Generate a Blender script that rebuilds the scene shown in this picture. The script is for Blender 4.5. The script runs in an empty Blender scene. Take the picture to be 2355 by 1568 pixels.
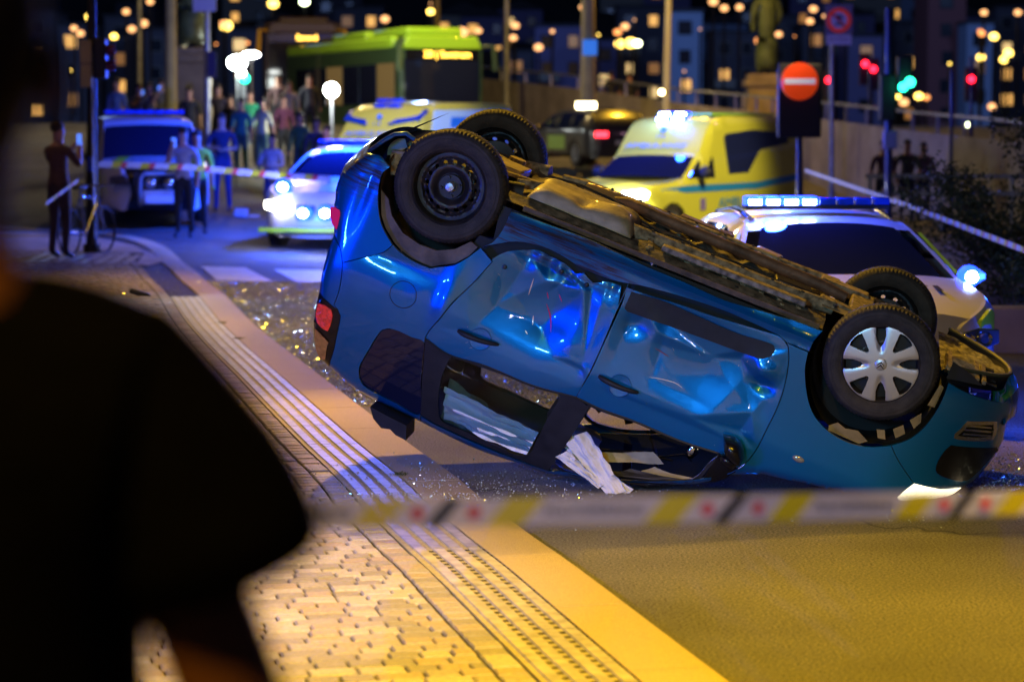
import bpy, bmesh, math, random
from math import sin, cos, pi, radians, sqrt, atan2, exp
from mathutils import Vector, Matrix, noise
from mathutils.geometry import delaunay_2d_cdt
import numpy as np
random.seed(7)
S = bpy.context.scene
COL = S.collection

# ---------------------------------------------------------------- camera, world, lights, exposure
CAM_H = 2.03
TILT = radians(5.078)
cam_d = bpy.data.cameras.new('camera'); cam = bpy.data.objects.new('camera', cam_d); COL.objects.link(cam)
cam.location = (0, 0, CAM_H); cam.rotation_euler = (pi/2 - TILT, 0, 0)
cam_d.lens = 85; cam_d.sensor_width = 36; cam_d.clip_start = .1; cam_d.clip_end = 2000
cam_d.dof.use_dof = True; cam_d.dof.focus_distance = 13.15; cam_d.dof.aperture_fstop = 2.2
S.camera = cam
W = bpy.data.worlds.new('World'); S.world = W; W.use_nodes = True
bg = W.node_tree.nodes['Background']
bg.inputs[0].default_value = (.012, .02, .055, 1); bg.inputs[1].default_value = .4
S.view_settings.view_transform = 'Standard'; S.view_settings.look = 'None'
S.view_settings.exposure = 0; S.view_settings.gamma = 1
S.cycles.use_denoising = True
try: S.cycles.denoiser = 'OPENIMAGEDENOISE'
except Exception: pass
S.cycles.max_bounces = 6; S.cycles.diffuse_bounces = 2; S.cycles.glossy_bounces = 3
S.cycles.transmission_bounces = 4; S.cycles.transparent_max_bounces = 8
S.cycles.sample_clamp_indirect = 4; S.cycles.sample_clamp_direct = 0
S.cycles.caustics_reflective = False; S.cycles.caustics_refractive = False

def lamp(name, loc, col, power, radius=.15, target=None, spot=None, blend=.5):
    d = bpy.data.lights.new(name, 'SPOT' if spot else 'POINT')
    d.color = col; d.energy = power; d.shadow_soft_size = radius
    if spot: d.spot_size = radians(spot); d.spot_blend = blend
    o = bpy.data.objects.new(name, d); COL.objects.link(o); o.location = loc
    if target: o.rotation_euler = (Vector(target) - Vector(loc)).to_track_quat('-Z', 'Y').to_euler()
    return o
SODIUM = (1, .55, .03); YELLOW = (1, .60, .004); BLUE = (.012, .07, 1)
# street lamps standing outside the frame, with added fill lights among them
lamp('street_or_fill_light', (-3.5, -2.5, 9.5), SODIUM, 1700, .22, (0, 12, 0), 95, .5)
lamp('street_or_fill_light', (3.2, 2.5, 8.5), YELLOW, 15000, .2, (1.7, 8.0, 0), 43, .7)
lamp('street_or_fill_light', (-1.5, 22, 9.5), SODIUM, 6200, .25, (0.5, 14, 0.5), 46, .6)
lamp('street_or_fill_light', (-6.5, 20, 9), SODIUM, 3400, .2, (-2.2, 20.5, 0), 62, .7)
lamp('street_or_fill_light', (-9, 34, 9), SODIUM, 220, .25)
for _x in (-38, -8, 22, 52): lamp('street_or_fill_light', (_x, 205, 26), (.28, .45, 1), 15000, 1.0)  # added cool fill lights that make the hillside buildings visible, not street lamps
lamp('street_or_fill_light', (5, 66, 11), SODIUM, 3500, .3)
lamp('street_or_fill_light', (-7, 68, 11), (1, .72, .3), 2400, .3)
lamp('street_or_fill_light', (14, 50, 9), (.8, .4, .6), 250, .3)
lamp('street_or_fill_light', (7, 34, 9), (1, .82, .35), 9500, .2, (2.6, 44.5, 1), 22, .7)  # added fill spot that brightens the right ambulance
lamp('street_or_fill_light', (-1, 36, 10), (1, .80, .35), 8000, .2, (-2.3, 47, 1.8), 20, .7)  # added fill spot that brightens the ambulance before the green bus
lamp('fill_light', (1.3, -.8, 2.1), (.75, .72, 1), 260, .1, (.9, 4.4, 1.3), 34, .8)  # added cool fill that whitens the foreground tape
lamp('fill_light', (-3.2, -1.5, 3.6), (.22, .66, 1), 2100, .6, (.9, 13, .7), 22, .8)  # added soft bluish fill on the near side of the car
lamp('fill_light', (-7, 31, 3.5), (.6, .75, 1), 1300, .15, (-1.6, 25, 0), 42, .7)  # added cool fill for the glass glitter and the road around it
lamp('street_or_fill_light', (-7, 27, 9.5), SODIUM, 3600, .2, (-4.2, 27.5, 0), 60, .8)  # added amber fill that warms the rear part of the pavement
lamp('street_or_fill_light', (-2, 60, 9), (1, .9, .4), 4500, .2, (-3.2, 70, 4.2), 34, .7)  # added fill spot that brightens the green bus
lamp('fill_light', (-5.5, 4.0, 4.0), (.62, .52, 1), 3600, .15, (-1.5, 10.2, 0), 26, .8)  # added violet fill that tints the pavers on the left
# beacons of emergency vehicles parked outside the frame on the left and right
lamp('beacon_light', (-6.5, 6.5, .9), BLUE, 1700, .15, (-.3, 13.2, 1.0), 26, .6)
lamp('beacon_light', (-9, 17, 1.2), BLUE, 500, .12)

def at(x, y, Y):
    """world point at depth Y seen at (x, y) of a 2354 px wide picture"""
    a = (x - 1177) / 5558.; b = (784 - y) / 5558.
    v = Vector((a, cos(TILT) + b*sin(TILT), -sin(TILT) + b*cos(TILT)))
    return Vector((0, 0, CAM_H)) + v*(Y/v.y)

def ss(a, b, x):
    t = min(1, max(0, (x - a)/(b - a))); return t*t*(3 - 2*t)
def gz(x, y):
    L = ss(-2, -7, x); zl = .2*ss(28, 40, y) + .06*min(32, max(0, y - 41.3)); zr = .1*min(20, max(0, y - 55))
    return L*zl + (1 - L)*zr

# ---------------------------------------------------------------- helpers
def tag(o, label=None, cat=None, group=None, kind=None):
    if label: o['label'] = label
    if cat: o['category'] = cat
    if group: o['group'] = group
    if kind: o['kind'] = kind
    return o
def empty(name, loc=(0, 0, 0), rz=0, label=None, cat=None, group=None):
    o = bpy.data.objects.new(name, None); COL.objects.link(o); o.empty_display_size = .2
    o.location = loc; o.rotation_euler = (0, 0, rz)
    return tag(o, label, cat, group)
class MB:
    def __init__(s): s.v = []; s.f = []; s.m = []
    def add(s, vs, fs, mi=0):
        n = len(s.v); s.v += [tuple(p) for p in vs]; s.f += [tuple(i + n for i in f) for f in fs]; s.m += [mi]*len(fs); return s
    def box(s, c, d, r=None, mi=0):
        x, y, z = d[0]/2, d[1]/2, d[2]/2
        vs = [Vector((a*x, b*y, e*z)) for a in (-1, 1) for b in (-1, 1) for e in (-1, 1)]
        if r is not None: vs = [r @ v for v in vs]
        vs = [v + Vector(c) for v in vs]
        return s.add(vs, [(0, 1, 3, 2), (4, 6, 7, 5), (0, 4, 5, 1), (2, 3, 7, 6), (0, 2, 6, 4), (1, 5, 7, 3)], mi)
    def bar(s, a, b, w, h, mi=0, up=(0, 0, 1)):
        a, b = Vector(a), Vector(b); d = (b - a); L = d.length; d.normalize()
        u = Vector(up); sdir = d.cross(u)
        if sdir.length < 1e-4: sdir = d.cross(Vector((1, 0, 0)))
        sdir.normalize(); u = sdir.cross(d)
        vs = []
        for p in (a, b):
            for i, j in ((-1, -1), (1, -1), (1, 1), (-1, 1)): vs.append(p + sdir*(i*w/2) + u*(j*h/2))
        return s.add(vs, [(0, 1, 2, 3), (7, 6, 5, 4), (0, 4, 5, 1), (1, 5, 6, 2), (2, 6, 7, 3), (3, 7, 4, 0)], mi)
    def tube(s, pts, r, n=8, mi=0, cap=True):
        pts = [Vector(p) for p in pts]; rr = r if isinstance(r, (list, tuple)) else [r]*len(pts)
        vs = []; fs = []; pu = None
        for i, p in enumerate(pts):
            d = (pts[min(i+1, len(pts)-1)] - pts[max(i-1, 0)]).normalized()
            u = pu if pu else (Vector((0, 0, 1)) if abs(d.z) < .9 else Vector((1, 0, 0)))
            a = d.cross(u).normalized(); u = a.cross(d).normalized(); pu = u
            for k in range(n):
                t = 2*pi*k/n; vs.append(p + (a*cos(t) + u*sin(t))*rr[i])
        for i in range(len(pts)-1):
            for k in range(n):
                k2 = (k+1) % n; fs.append((i*n+k, i*n+k2, (i+1)*n+k2, (i+1)*n+k))
        if cap: fs += [tuple(range(n))[::-1], tuple((len(pts)-1)*n + k for k in range(n))]
        return s.add(vs, fs, mi)
    def lathe(s, prof, n=32, M=None, mi=0, close=False):
        vs = []; fs = []; m = len(prof)
        for k in range(n):
            t = 2*pi*k/n
            for r, h in prof: vs.append(Vector((r*cos(t), r*sin(t), h)))
        for k in range(n):
            k2 = (k+1) % n
            for i in range(m if close else m-1):
                j = (i+1) % m; fs.append((k*m+i, k2*m+i, k2*m+j, k*m+j))
        if M: vs = [M @ v for v in vs]
        return s.add(vs, fs, mi)
    def ell(s, c, r, n=12, mi=0, M=None):
        vs = []; fs = []; h = n//2
        for i in range(h+1):
            ph = pi*i/h
            for k in range(n):
                t = 2*pi*k/n; v = Vector((r[0]*sin(ph)*cos(t), r[1]*sin(ph)*sin(t), r[2]*cos(ph)))
                if M: v = M @ v
                vs.append(v + Vector(c))
        for i in range(h):
            for k in range(n):
                k2 = (k+1) % n; fs.append((i*n+k, (i+1)*n+k, (i+1)*n+k2, i*n+k2))
        return s.add(vs, fs, mi)
    def prism(s, poly, a, b, f, mi=0):
        """poly: 2D points; f(u, v, t) -> 3D; extruded from t=a to t=b"""
        n = len(poly); vs = [f(u, v, a) for u, v in poly] + [f(u, v, b) for u, v in poly]
        return s.add(vs, [tuple(range(n)), tuple(range(n, 2*n))[::-1]] + [(i, i+n, (i+1) % n + n, (i+1) % n) for i in range(n)], mi)
    def grid(s, nx, ny, f, mi=0):
        vs = [f(i/nx, j/ny) for i in range(nx+1) for j in range(ny+1)]
        return s.add(vs, [(i*(ny+1)+j, (i+1)*(ny+1)+j, (i+1)*(ny+1)+j+1, i*(ny+1)+j+1) for i in range(nx) for j in range(ny)], mi)
    def obj(s, name, mats, parent=None, smooth=True, bevel=0, weld=False, off=None, ang=40):
        me = bpy.data.meshes.new(name)
        vs = s.v if off is None else [(p[0]-off[0], p[1]-off[1], p[2]-off[2]) for p in s.v]
        me.from_pydata(vs, [], s.f); me.update()
        if not isinstance(mats, (list, tuple)): mats = [mats]
        for m in mats: me.materials.append(m)
        if len(mats) > 1: me.polygons.foreach_set('material_index', s.m)
        bm = bmesh.new(); bm.from_mesh(me)
        if weld: bmesh.ops.remove_doubles(bm, verts=bm.verts, dist=1e-4)
        bmesh.ops.recalc_face_normals(bm, faces=bm.faces)
        bm.to_mesh(me); bm.free()
        if smooth:
            me.polygons.foreach_set('use_smooth', [True]*len(me.polygons))
            try: me.set_sharp_from_angle(angle=radians(ang))
            except Exception: pass
        o = bpy.data.objects.new(name, me); COL.objects.link(o)
        if parent: o.parent = parent
        if bevel:
            b = o.modifiers.new('bevel', 'BEVEL'); b.width = bevel; b.segments = 2; b.limit_method = 'ANGLE'; b.angle_limit = radians(40)
        return o
def kids(o): return [c for c in bpy.data.objects if c.parent == o]
def tree(o): return [(c, tree(c)) for c in kids(o)]
def _cp(o, sub, parent):
    c = o.copy(); COL.objects.link(c)
    if parent: c.parent = parent
    for ch, s2 in sub: _cp(ch, s2, c)
    return c
def dup(o, loc, rz=0, label=None, sub=None, scale=1):
    c = _cp(o, tree(o) if sub is None else sub, None); c.location = loc; c.rotation_euler = (0, 0, rz); c.scale = (scale,)*3
    if label: c['label'] = label
    return c

def mat(name, col, rough=.6, metal=0, spec=.5, coat=0, emit=None, es=1, noise_s=0, noise_a=.25, bump=0, bs=None, trans=0, alpha=1, ior=1.45, detail=4):
    m = bpy.data.materials.new(name); m.use_nodes = True; nt = m.node_tree; b = nt.nodes['Principled BSDF']
    c = tuple(col) + (1,)
    b.inputs['Base Color'].default_value = c; b.inputs['Roughness'].default_value = rough; b.inputs['Metallic'].default_value = metal
    b.inputs['Specular IOR Level'].default_value = spec; b.inputs['Coat Weight'].default_value = coat; b.inputs['Coat Roughness'].default_value = .04
    b.inputs['Transmission Weight'].default_value = trans; b.inputs['Alpha'].default_value = alpha; b.inputs['IOR'].default_value = ior
    if emit: b.inputs['Emission Color'].default_value = tuple(emit) + (1,); b.inputs['Emission Strength'].default_value = es
    if noise_s or bump:
        tc = nt.nodes.new('ShaderNodeTexCoord'); n = nt.nodes.new('ShaderNodeTexNoise'); n.inputs['Scale'].default_value = noise_s or 20; n.inputs['Detail'].default_value = detail
        nt.links.new(tc.outputs['Object'], n.inputs['Vector'])
        if noise_s:
            r = nt.nodes.new('ShaderNodeValToRGB'); r.color_ramp.elements[0].position = .3; r.color_ramp.elements[1].position = .7
            r.color_ramp.elements[0].color = tuple(x*(1-noise_a) for x in col) + (1,); r.color_ramp.elements[1].color = tuple(min(1, x*(1+noise_a)) for x in col) + (1,)
            nt.links.new(n.outputs['Fac'], r.inputs['Fac']); nt.links.new(r.outputs['Color'], b.inputs['Base Color'])
        if bump:
            n2 = nt.nodes.new('ShaderNodeTexNoise'); n2.inputs['Scale'].default_value = bs or (noise_s*3 or 60); n2.inputs['Detail'].default_value = 5
            nt.links.new(tc.outputs['Object'], n2.inputs['Vector'])
            bp = nt.nodes.new('ShaderNodeBump'); bp.inputs['Strength'].default_value = bump; bp.inputs['Distance'].default_value = .02
            nt.links.new(n2.outputs['Fac'], bp.inputs['Height']); nt.links.new(bp.outputs['Normal'], b.inputs['Normal'])
    return m
def nodes(m): return m.node_tree.nodes, m.node_tree.links, m.node_tree.nodes['Principled BSDF']
def text(name, body, size, mt, parent=None, M=None, extrude=.001, align='CENTER', sx=1):
    c = bpy.data.curves.new(name, 'FONT'); c.body = body; c.size = size; c.extrude = extrude; c.align_x = align; c.align_y = 'CENTER'
    c.resolution_u = 3
    to = bpy.data.objects.new(name, c); COL.objects.link(to)
    dg = bpy.context.evaluated_depsgraph_get(); me = bpy.data.meshes.new_from_object(to.evaluated_get(dg))
    bpy.data.objects.remove(to)
    if sx != 1:
        for v in me.vertices: v.co.x *= sx
    me.materials.clear(); me.materials.append(mt)
    o = bpy.data.objects.new(name, me); COL.objects.link(o)
    if parent: o.parent = parent
    if M: o.matrix_basis = M
    return o
def TM(loc, xdir, ydir):
    x = Vector(xdir).normalized(); y = Vector(ydir); z = x.cross(y).normalized(); y = z.cross(x)
    M = Matrix((x, y, z)).transposed().to_4x4(); M.translation = Vector(loc); return M

# ---------------------------------------------------------------- materials
rubber = mat('rubber', (.030, .024, .020), .75, bump=.25, bs=120, noise_s=18, noise_a=.4)
black_pl = mat('black_plastic', (.010, .010, .012), .6, noise_s=12, noise_a=.4)
black_gloss = mat('black_gloss', (.004, .004, .006), .22, coat=.3)
dark_int = mat('dark_interior', (.02, .02, .025), .8)
steel_dk = mat('dark_steel', (.035, .03, .03), .42, .5, noise_s=9, noise_a=.5)
silver = mat('silver_paint', (.52, .52, .54), .36, .75)
chrome = mat('chrome', (.7, .7, .72), .12, 1)
dirt_m = mat('dusty_metal', (.25, .19, .115), .8, bump=.35, bs=90, noise_s=26, noise_a=.75, detail=10)
rust_m = mat('rusty_metal', (.16, .085, .05), .6, .2, bump=.3, bs=60, noise_s=9, noise_a=.5)
foil_m = mat('foil_metal', (.55, .45, .3), .3, .9)
cloth_w = mat('white_cloth', (.62, .6, .55), .9, bump=.3, bs=30)
glass_tint = mat('tinted_glass', (.008, .010, .03), .04, spec=.5, coat=.2)
white_pt = mat('white_paint', (.58, .58, .62), .3, coat=.5)
yel_pt = mat('yellow_paint', (.60, .58, .06), .35, coat=.5)
hiviz = mat('hiviz_yellow', (.55, .75, .02), .4, coat=.3)
wall_m = mat('concrete', (.30, .26, .21), .85, bump=.3, bs=12, noise_s=1.2, noise_a=.3)
galv = mat('galvanised_steel', (.32, .33, .35), .45, .6, noise_s=6)
pole_m = mat('grey_pole_paint', (.16, .16, .16), .5, noise_s=3)
clear_g = bpy.data.materials.new('window_glass'); clear_g.use_nodes = True
_n, _l, _b = nodes(clear_g); _t = _n.new('ShaderNodeBsdfTransparent'); _t.inputs[0].default_value = (.75, .78, .7, 1)
_g = _n.new('ShaderNodeBsdfGlossy'); _g.inputs['Roughness'].default_value = .03; _x = _n.new('ShaderNodeMixShader'); _f = _n.new('ShaderNodeFresnel'); _f.inputs[0].default_value = 1.5
_l.new(_f.outputs[0], _x.inputs[0]); _l.new(_t.outputs[0], _x.inputs[1]); _l.new(_g.outputs[0], _x.inputs[2]); _l.new(_x.outputs[0], _n['Material Output'].inputs[0])
def paint(name, col, rough=.32, metal=.55):
    m = mat(name, col, rough, metal, coat=1.0); return m
def glow(name, col, s): return mat(name, tuple(min(1, c) for c in col), .5, emit=col, es=s)
blue_glow = glow('blue_led', (.008, .04, 1), 8); led_core = glow('led_core', (.35, .5, 1), 75)
head_glow = glow('headlamp_glow', (1, .95, .8), 18)

# ---------------------------------------------------------------- the overturned car (own metre coordinates: x to the nose, y to its left side, z up when upright)
TR = {
 'rear_low': [(-0.337,0.139), (-0.395,0.17), (-0.436,0.221), (-0.5,0.312), (-0.554,0.394), (-0.597,0.477), (-0.599,0.56), (-0.579,0.624), (-0.566,0.673), (-0.54,0.734), (-0.512,0.804)],
 'hatch_sil': [(-0.512,0.804), (-0.513,0.887), (-0.506,0.996), (-0.494,1.085), (-0.48,1.145)],
 'tail_sil': [(-0.48,1.145), (-0.478,1.21), (-0.463,1.304), (-0.445,1.38), (-0.413,1.458), (-0.385,1.497), (-0.343,1.537), (-0.301,1.553)],
 'roof_rear': [(-0.301,1.553), (-0.235,1.58), (-0.156,1.612), (-0.067,1.634), (0.085,1.648), (0.298,1.66)],
 'roof_mid': [(0.298,1.66), (0.434,1.675), (0.619,1.685), (0.778,1.677), (0.923,1.661), (1.049,1.654), (1.131,1.639), (1.282,1.591), (1.517,1.506), (1.744,1.407), (1.871,1.347)],
 'bonnet_sil': [(1.871,1.347), (2.177,1.135), (2.48,1.077), (2.743,1.021), (2.91,0.975)],
 'lamp_sil': [(2.91,0.975), (3.042,0.94), (3.144,0.909), (3.229,0.832)],
 'nose_sil': [(3.229,0.832), (3.284,0.777), (3.314,0.684), (3.331,0.563), (3.311,0.474), (3.291,0.405)],
 'bump_sil': [(3.291,0.405), (3.338,0.392), (3.318,0.325), (3.287,0.271), (3.247,0.257), (3.25,0.304)],
 'skirt_front': [(3.25,0.304), (3.155,0.301), (3.034,0.291), (2.911,0.269)],
 'arch_front': [(2.911,0.269), (2.914,0.365), (2.905,0.456), (2.879,0.552), (2.829,0.635), (2.752,0.7), (2.667,0.744), (2.582,0.767), (2.487,0.768), (2.392,0.745), (2.305,0.694), (2.239,0.614), (2.177,0.494), (2.158,0.405), (2.154,0.284)],
 'sill_top': [(2.184,0.264), (2.043,0.267), (1.832,0.287), (1.621,0.307), (1.397,0.299), (1.131,0.297), (0.859,0.281), (0.595,0.289), (0.375,0.298)],
 'arch_rear_a': [(-0.337,0.325), (-0.362,0.366), (-0.36,0.428), (-0.336,0.518), (-0.295,0.602), (-0.252,0.657), (-0.173,0.72)],
 'arch_rear_b': [(-0.173,0.72), (-0.118,0.744), (-0.048,0.761), (0.018,0.765), (0.068,0.763)],
 'arch_rear_c': [(0.068,0.763), (0.116,0.733), (0.184,0.695), (0.24,0.628), (0.273,0.574), (0.291,0.548)],
 'sill_rear': [(0.291,0.548), (0.33,0.509), (0.361,0.424), (0.372,0.295)],
 'bump_top_r': [(-0.337,0.139), (-0.326,0.237), (-0.337,0.325)],
 'bump_seam': [(-0.173,0.72), (-0.205,0.78), (-0.299,0.85), (-0.4,0.922)],
 'hatch_seam_a': [(-0.512,0.804), (-0.445,0.847), (-0.4,0.922)],
 'hatch_seam_b': [(-0.4,0.922), (-0.377,1.003), (-0.365,1.093), (-0.368,1.171)],
 'tail_in': [(-0.368,1.171), (-0.34,1.188), (-0.314,1.219), (-0.307,1.261), (-0.3,1.348), (-0.293,1.438), (-0.297,1.546)],
 'tail_top': [(-0.48,1.145), (-0.368,1.182), (-0.34,1.188)],
 'sill_low_r': [(0.291,0.548), (0.357,0.507), (0.459,0.449), (0.593,0.421), (0.706,0.425), (0.85,0.45), (1.014,0.444), (1.087,0.433)],
 'sill_low_f': [(1.087,0.433), (1.22,0.404), (1.43,0.378), (1.644,0.363), (1.81,0.366), (1.978,0.374), (2.029,0.392)],
 'sill_seam': [(2.029,0.392), (2.156,0.395)],
 'rdoor_left': [(0.377,0.595), (0.326,0.734), (0.257,0.887), (0.218,1.006), (0.185,1.096), (0.178,1.143)],
 'belt_r': [(0.178,1.143), (0.337,1.179), (0.561,1.157), (0.823,1.158), (1.079,1.123)],
 'rdoor_right': [(1.079,1.123), (1.1,0.95), (1.108,0.784), (1.111,0.636), (1.109,0.554), (1.084,0.45)],
 'rdoor_bot': [(1.084,0.45), (0.991,0.462), (0.932,0.494), (0.867,0.462), (0.825,0.484), (0.74,0.452), (0.657,0.45), (0.592,0.443), (0.467,0.492), (0.409,0.531), (0.368,0.585)],
 'fdoor_left': [(1.079,1.123), (1.107,0.953), (1.115,0.781), (1.123,0.626), (1.126,0.505), (1.112,0.418)],
 'fdoor_bot': [(1.115,0.443), (1.253,0.436), (1.413,0.42), (1.575,0.411), (1.734,0.396), (1.892,0.38), (1.988,0.374), (2.044,0.409)],
 'fdoor_right': [(2.044,0.409), (2.071,0.465), (2.093,0.54), (2.113,0.659), (2.116,0.768), (2.109,0.873), (2.103,0.979), (2.083,1.077), (2.047,1.156), (1.997,1.221)],
 'belt_f': [(1.079,1.123), (1.232,1.131), (1.439,1.121), (1.692,1.125), (1.919,1.105)],
 'sail_base': [(1.919,1.105), (1.964,1.112), (2.021,1.132), (2.047,1.156)],
 'qglass': [(-0.034,1.174), (-0.066,1.197), (-0.086,1.254), (-0.105,1.347), (-0.123,1.436), (-0.124,1.49), (-0.109,1.536), (-0.076,1.569), (-0.007,1.585), (0.125,1.595), (0.283,1.606), (0.243,1.427), (0.206,1.271), (0.18,1.171), (0.105,1.17), (0.024,1.166)],
 'qframe_bot': [(0.283,1.606), (-0.073,1.579)],
 'rglass': [(0.346,1.19), (0.335,1.302), (0.346,1.424), (0.377,1.529), (0.422,1.592), (0.594,1.595), (0.756,1.603), (0.884,1.603), (0.946,1.561), (0.954,1.485), (0.968,1.337), (0.983,1.154), (0.825,1.163), (0.568,1.176)],
 'cpillar': [(0.176,1.143), (0.287,1.607), (0.378,1.625), (0.552,1.634), (0.766,1.636), (0.925,1.633), (1.075,1.635), (1.17,1.152), (1.08,1.126), (0.825,1.163), (0.562,1.159), (0.337,1.179)],
 'bpillar': [(0.994,1.155), (0.977,1.333), (0.964,1.516), (0.951,1.577), (1.071,1.624), (1.093,1.509), (1.116,1.403), (1.142,1.292), (1.169,1.15)],
 'fopen': [(1.168,1.146), (1.141,1.271), (1.101,1.442), (1.082,1.526), (1.099,1.556), (1.177,1.572), (1.333,1.546), (1.509,1.484), (1.732,1.374), (1.84,1.316), (1.864,1.276), (1.885,1.195), (1.911,1.103), (1.703,1.123), (1.449,1.132), (1.26,1.147)],
 'sail': [(1.921,1.112), (1.959,1.119), (2.051,1.141), (2.026,1.209), (1.958,1.284), (1.895,1.29)],
 'moulding': [(1.145,0.455), (1.143,0.557), (1.165,0.569), (1.385,0.558), (1.63,0.548), (1.857,0.538), (1.943,0.525), (1.98,0.495), (1.988,0.453), (1.971,0.431), (1.913,0.43), (1.754,0.446), (1.545,0.441), (1.336,0.435), (1.2,0.449)],
 'fuel': [(-0.019,0.958)],
 'redlens': [(-0.461,1.202), (-0.42,1.191), (-0.373,1.2), (-0.353,1.231), (-0.348,1.301), (-0.354,1.335), (-0.382,1.334), (-0.432,1.312), (-0.454,1.277)],
 'amber': [(-0.434,1.352), (-0.408,1.357), (-0.331,1.397), (-0.332,1.426), (-0.323,1.51), (-0.352,1.523), (-0.408,1.455)],
 'reflector': [(-0.584,0.668), (-0.521,0.657), (-0.503,0.708), (-0.5,0.771), (-0.538,0.752), (-0.568,0.719)],
 'foglamp': [(3.094,0.441), (3.26,0.414), (3.282,0.456), (3.286,0.52), (3.239,0.533), (3.063,0.548), (3.075,0.493)],
 'insert': [(3.059,0.585), (3.331,0.563), (3.338,0.613), (3.309,0.685), (3.259,0.763), (3.21,0.789), (3.079,0.777), (3.033,0.749), (3.024,0.692), (3.035,0.63)],
 'headlamp': [(2.959,0.855), (3.11,0.85), (3.229,0.832), (3.204,0.865), (3.144,0.909), (3.042,0.94), (2.914,0.974), (2.9,0.953), (2.925,0.91)],
 'fb_seam': [(2.76,0.696), (2.809,0.745), (2.878,0.798), (2.959,0.855)],
 'repeater': [(2.329,0.962)],
 'handle_r': [(0.338,1.029), (0.573,1.014)],
 'bowl_r': [(0.468,1.027)],
 'handle_f': [(1.155,0.959), (1.385,0.96)],
 'bowl_f': [(1.28,0.964)],
 'mirror1': [(1.901,0.984), (1.973,0.973), (2.022,0.999), (2.057,1.065), (2.054,1.114), (1.994,1.106), (1.943,1.074)],
 'mirror2': [(1.918,1.092), (1.985,1.083), (2.046,1.11), (2.025,1.155), (1.98,1.154), (1.934,1.133)],
}

CR = Matrix(((0.920693, -0.160321, -0.355838), (-0.119962, -0.983846, 0.132878), (-0.371393, -0.079653, -0.925053)))
CT = Vector((0.95314, 13.95018, 1.28642)); CO = Vector((1.27, 0, .315))
C0 = Vector((2.2, 0, 1.13))
car = empty('overturned_car', (0, 0, 0), 0, 'blue hatchback lying on its roof with crumpled doors and wheels in the air', 'car')
_M = CR.to_4x4(); _M.translation = CR @ (C0 - CO) + CT
car.matrix_world = _M
def cobj(mb, name, mats, parent=None, **k): return mb.obj(name, mats, parent or car, off=C0, **k)
def cw(p): return CR @ (Vector(p) - CO) + CT

car_paint = paint('car_paint', (.000, .135, .38), .30, .55); nodes(car_paint)[2].inputs['Specular IOR Level'].default_value = .2
_n, _l, _b = nodes(car_paint)
_tc = _n.new('ShaderNodeTexCoord'); _sp = _n.new('ShaderNodeSeparateXYZ'); _l.new(_tc.outputs['Object'], _sp.inputs[0])
_mp = _n.new('ShaderNodeMapping'); _mp.inputs['Scale'].default_value = (2.2, 6, 26); _l.new(_tc.outputs['Object'], _mp.inputs['Vector'])
_nz = _n.new('ShaderNodeTexNoise'); _nz.inputs['Scale'].default_value = 1.6; _nz.inputs['Detail'].default_value = 9; _nz.inputs['Roughness'].default_value = .7; _l.new(_mp.outputs[0], _nz.inputs['Vector'])
_mr = _n.new('ShaderNodeMapRange'); _mr.inputs[1].default_value = .60 - C0.z; _mr.inputs[2].default_value = .43 - C0.z; _mr.inputs[3].default_value = 0; _mr.inputs[4].default_value = 1; _l.new(_sp.outputs[2], _mr.inputs[0])
_m2 = _n.new('ShaderNodeMapRange'); _m2.inputs[1].default_value = 1.35 - C0.x; _m2.inputs[2].default_value = 1.0 - C0.x; _l.new(_sp.outputs[0], _m2.inputs[0])
_m3 = _n.new('ShaderNodeMapRange'); _m3.inputs[1].default_value = .42; _m3.inputs[2].default_value = .60; _l.new(_nz.outputs[0], _m3.inputs[0])
_q = _n.new('ShaderNodeMath'); _q.operation = 'MULTIPLY'; _l.new(_mr.outputs[0], _q.inputs[0]); _l.new(_m2.outputs[0], _q.inputs[1])
_q1 = _n.new('ShaderNodeMath'); _q1.operation = 'MULTIPLY'; _l.new(_q.outputs[0], _q1.inputs[0]); _l.new(_m3.outputs[0], _q1.inputs[1])
_q2 = _n.new('ShaderNodeMath'); _q2.operation = 'MULTIPLY'; _q2.inputs[1].default_value = .95; _l.new(_q1.outputs[0], _q2.inputs[0])
_cx = _n.new('ShaderNodeMix'); _cx.data_type = 'RGBA'; _cx.inputs[6].default_value = (.000, .135, .38, 1); _cx.inputs[7].default_value = (.045, .028, .022, 1)
_l.new(_q2.outputs[0], _cx.inputs[0]); _l.new(_cx.outputs[2], _b.inputs['Base Color'])
_r = _n.new('ShaderNodeMapRange'); _r.inputs[3].default_value = .3; _r.inputs[4].default_value = .7; _l.new(_q2.outputs[0], _r.inputs[0]); _l.new(_r.outputs[0], _b.inputs['Roughness'])
_r = _n.new('ShaderNodeMapRange'); _r.inputs[3].default_value = .75; _r.inputs[4].default_value = .1; _l.new(_q2.outputs[0], _r.inputs[0]); _l.new(_r.outputs[0], _b.inputs['Coat Weight'])
# fine metal flakes, dust and hair scratches
_fn = _n.new('ShaderNodeTexNoise'); _fn.inputs['Scale'].default_value = 260; _l.new(_tc.outputs['Object'], _fn.inputs['Vector'])
_fb = _n.new('ShaderNodeBump'); _fb.inputs['Strength'].default_value = .06; _fb.inputs['Distance'].default_value = .01; _l.new(_fn.outputs[0], _fb.inputs['Height']); _l.new(_fb.outputs[0], _b.inputs['Normal'])

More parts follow.
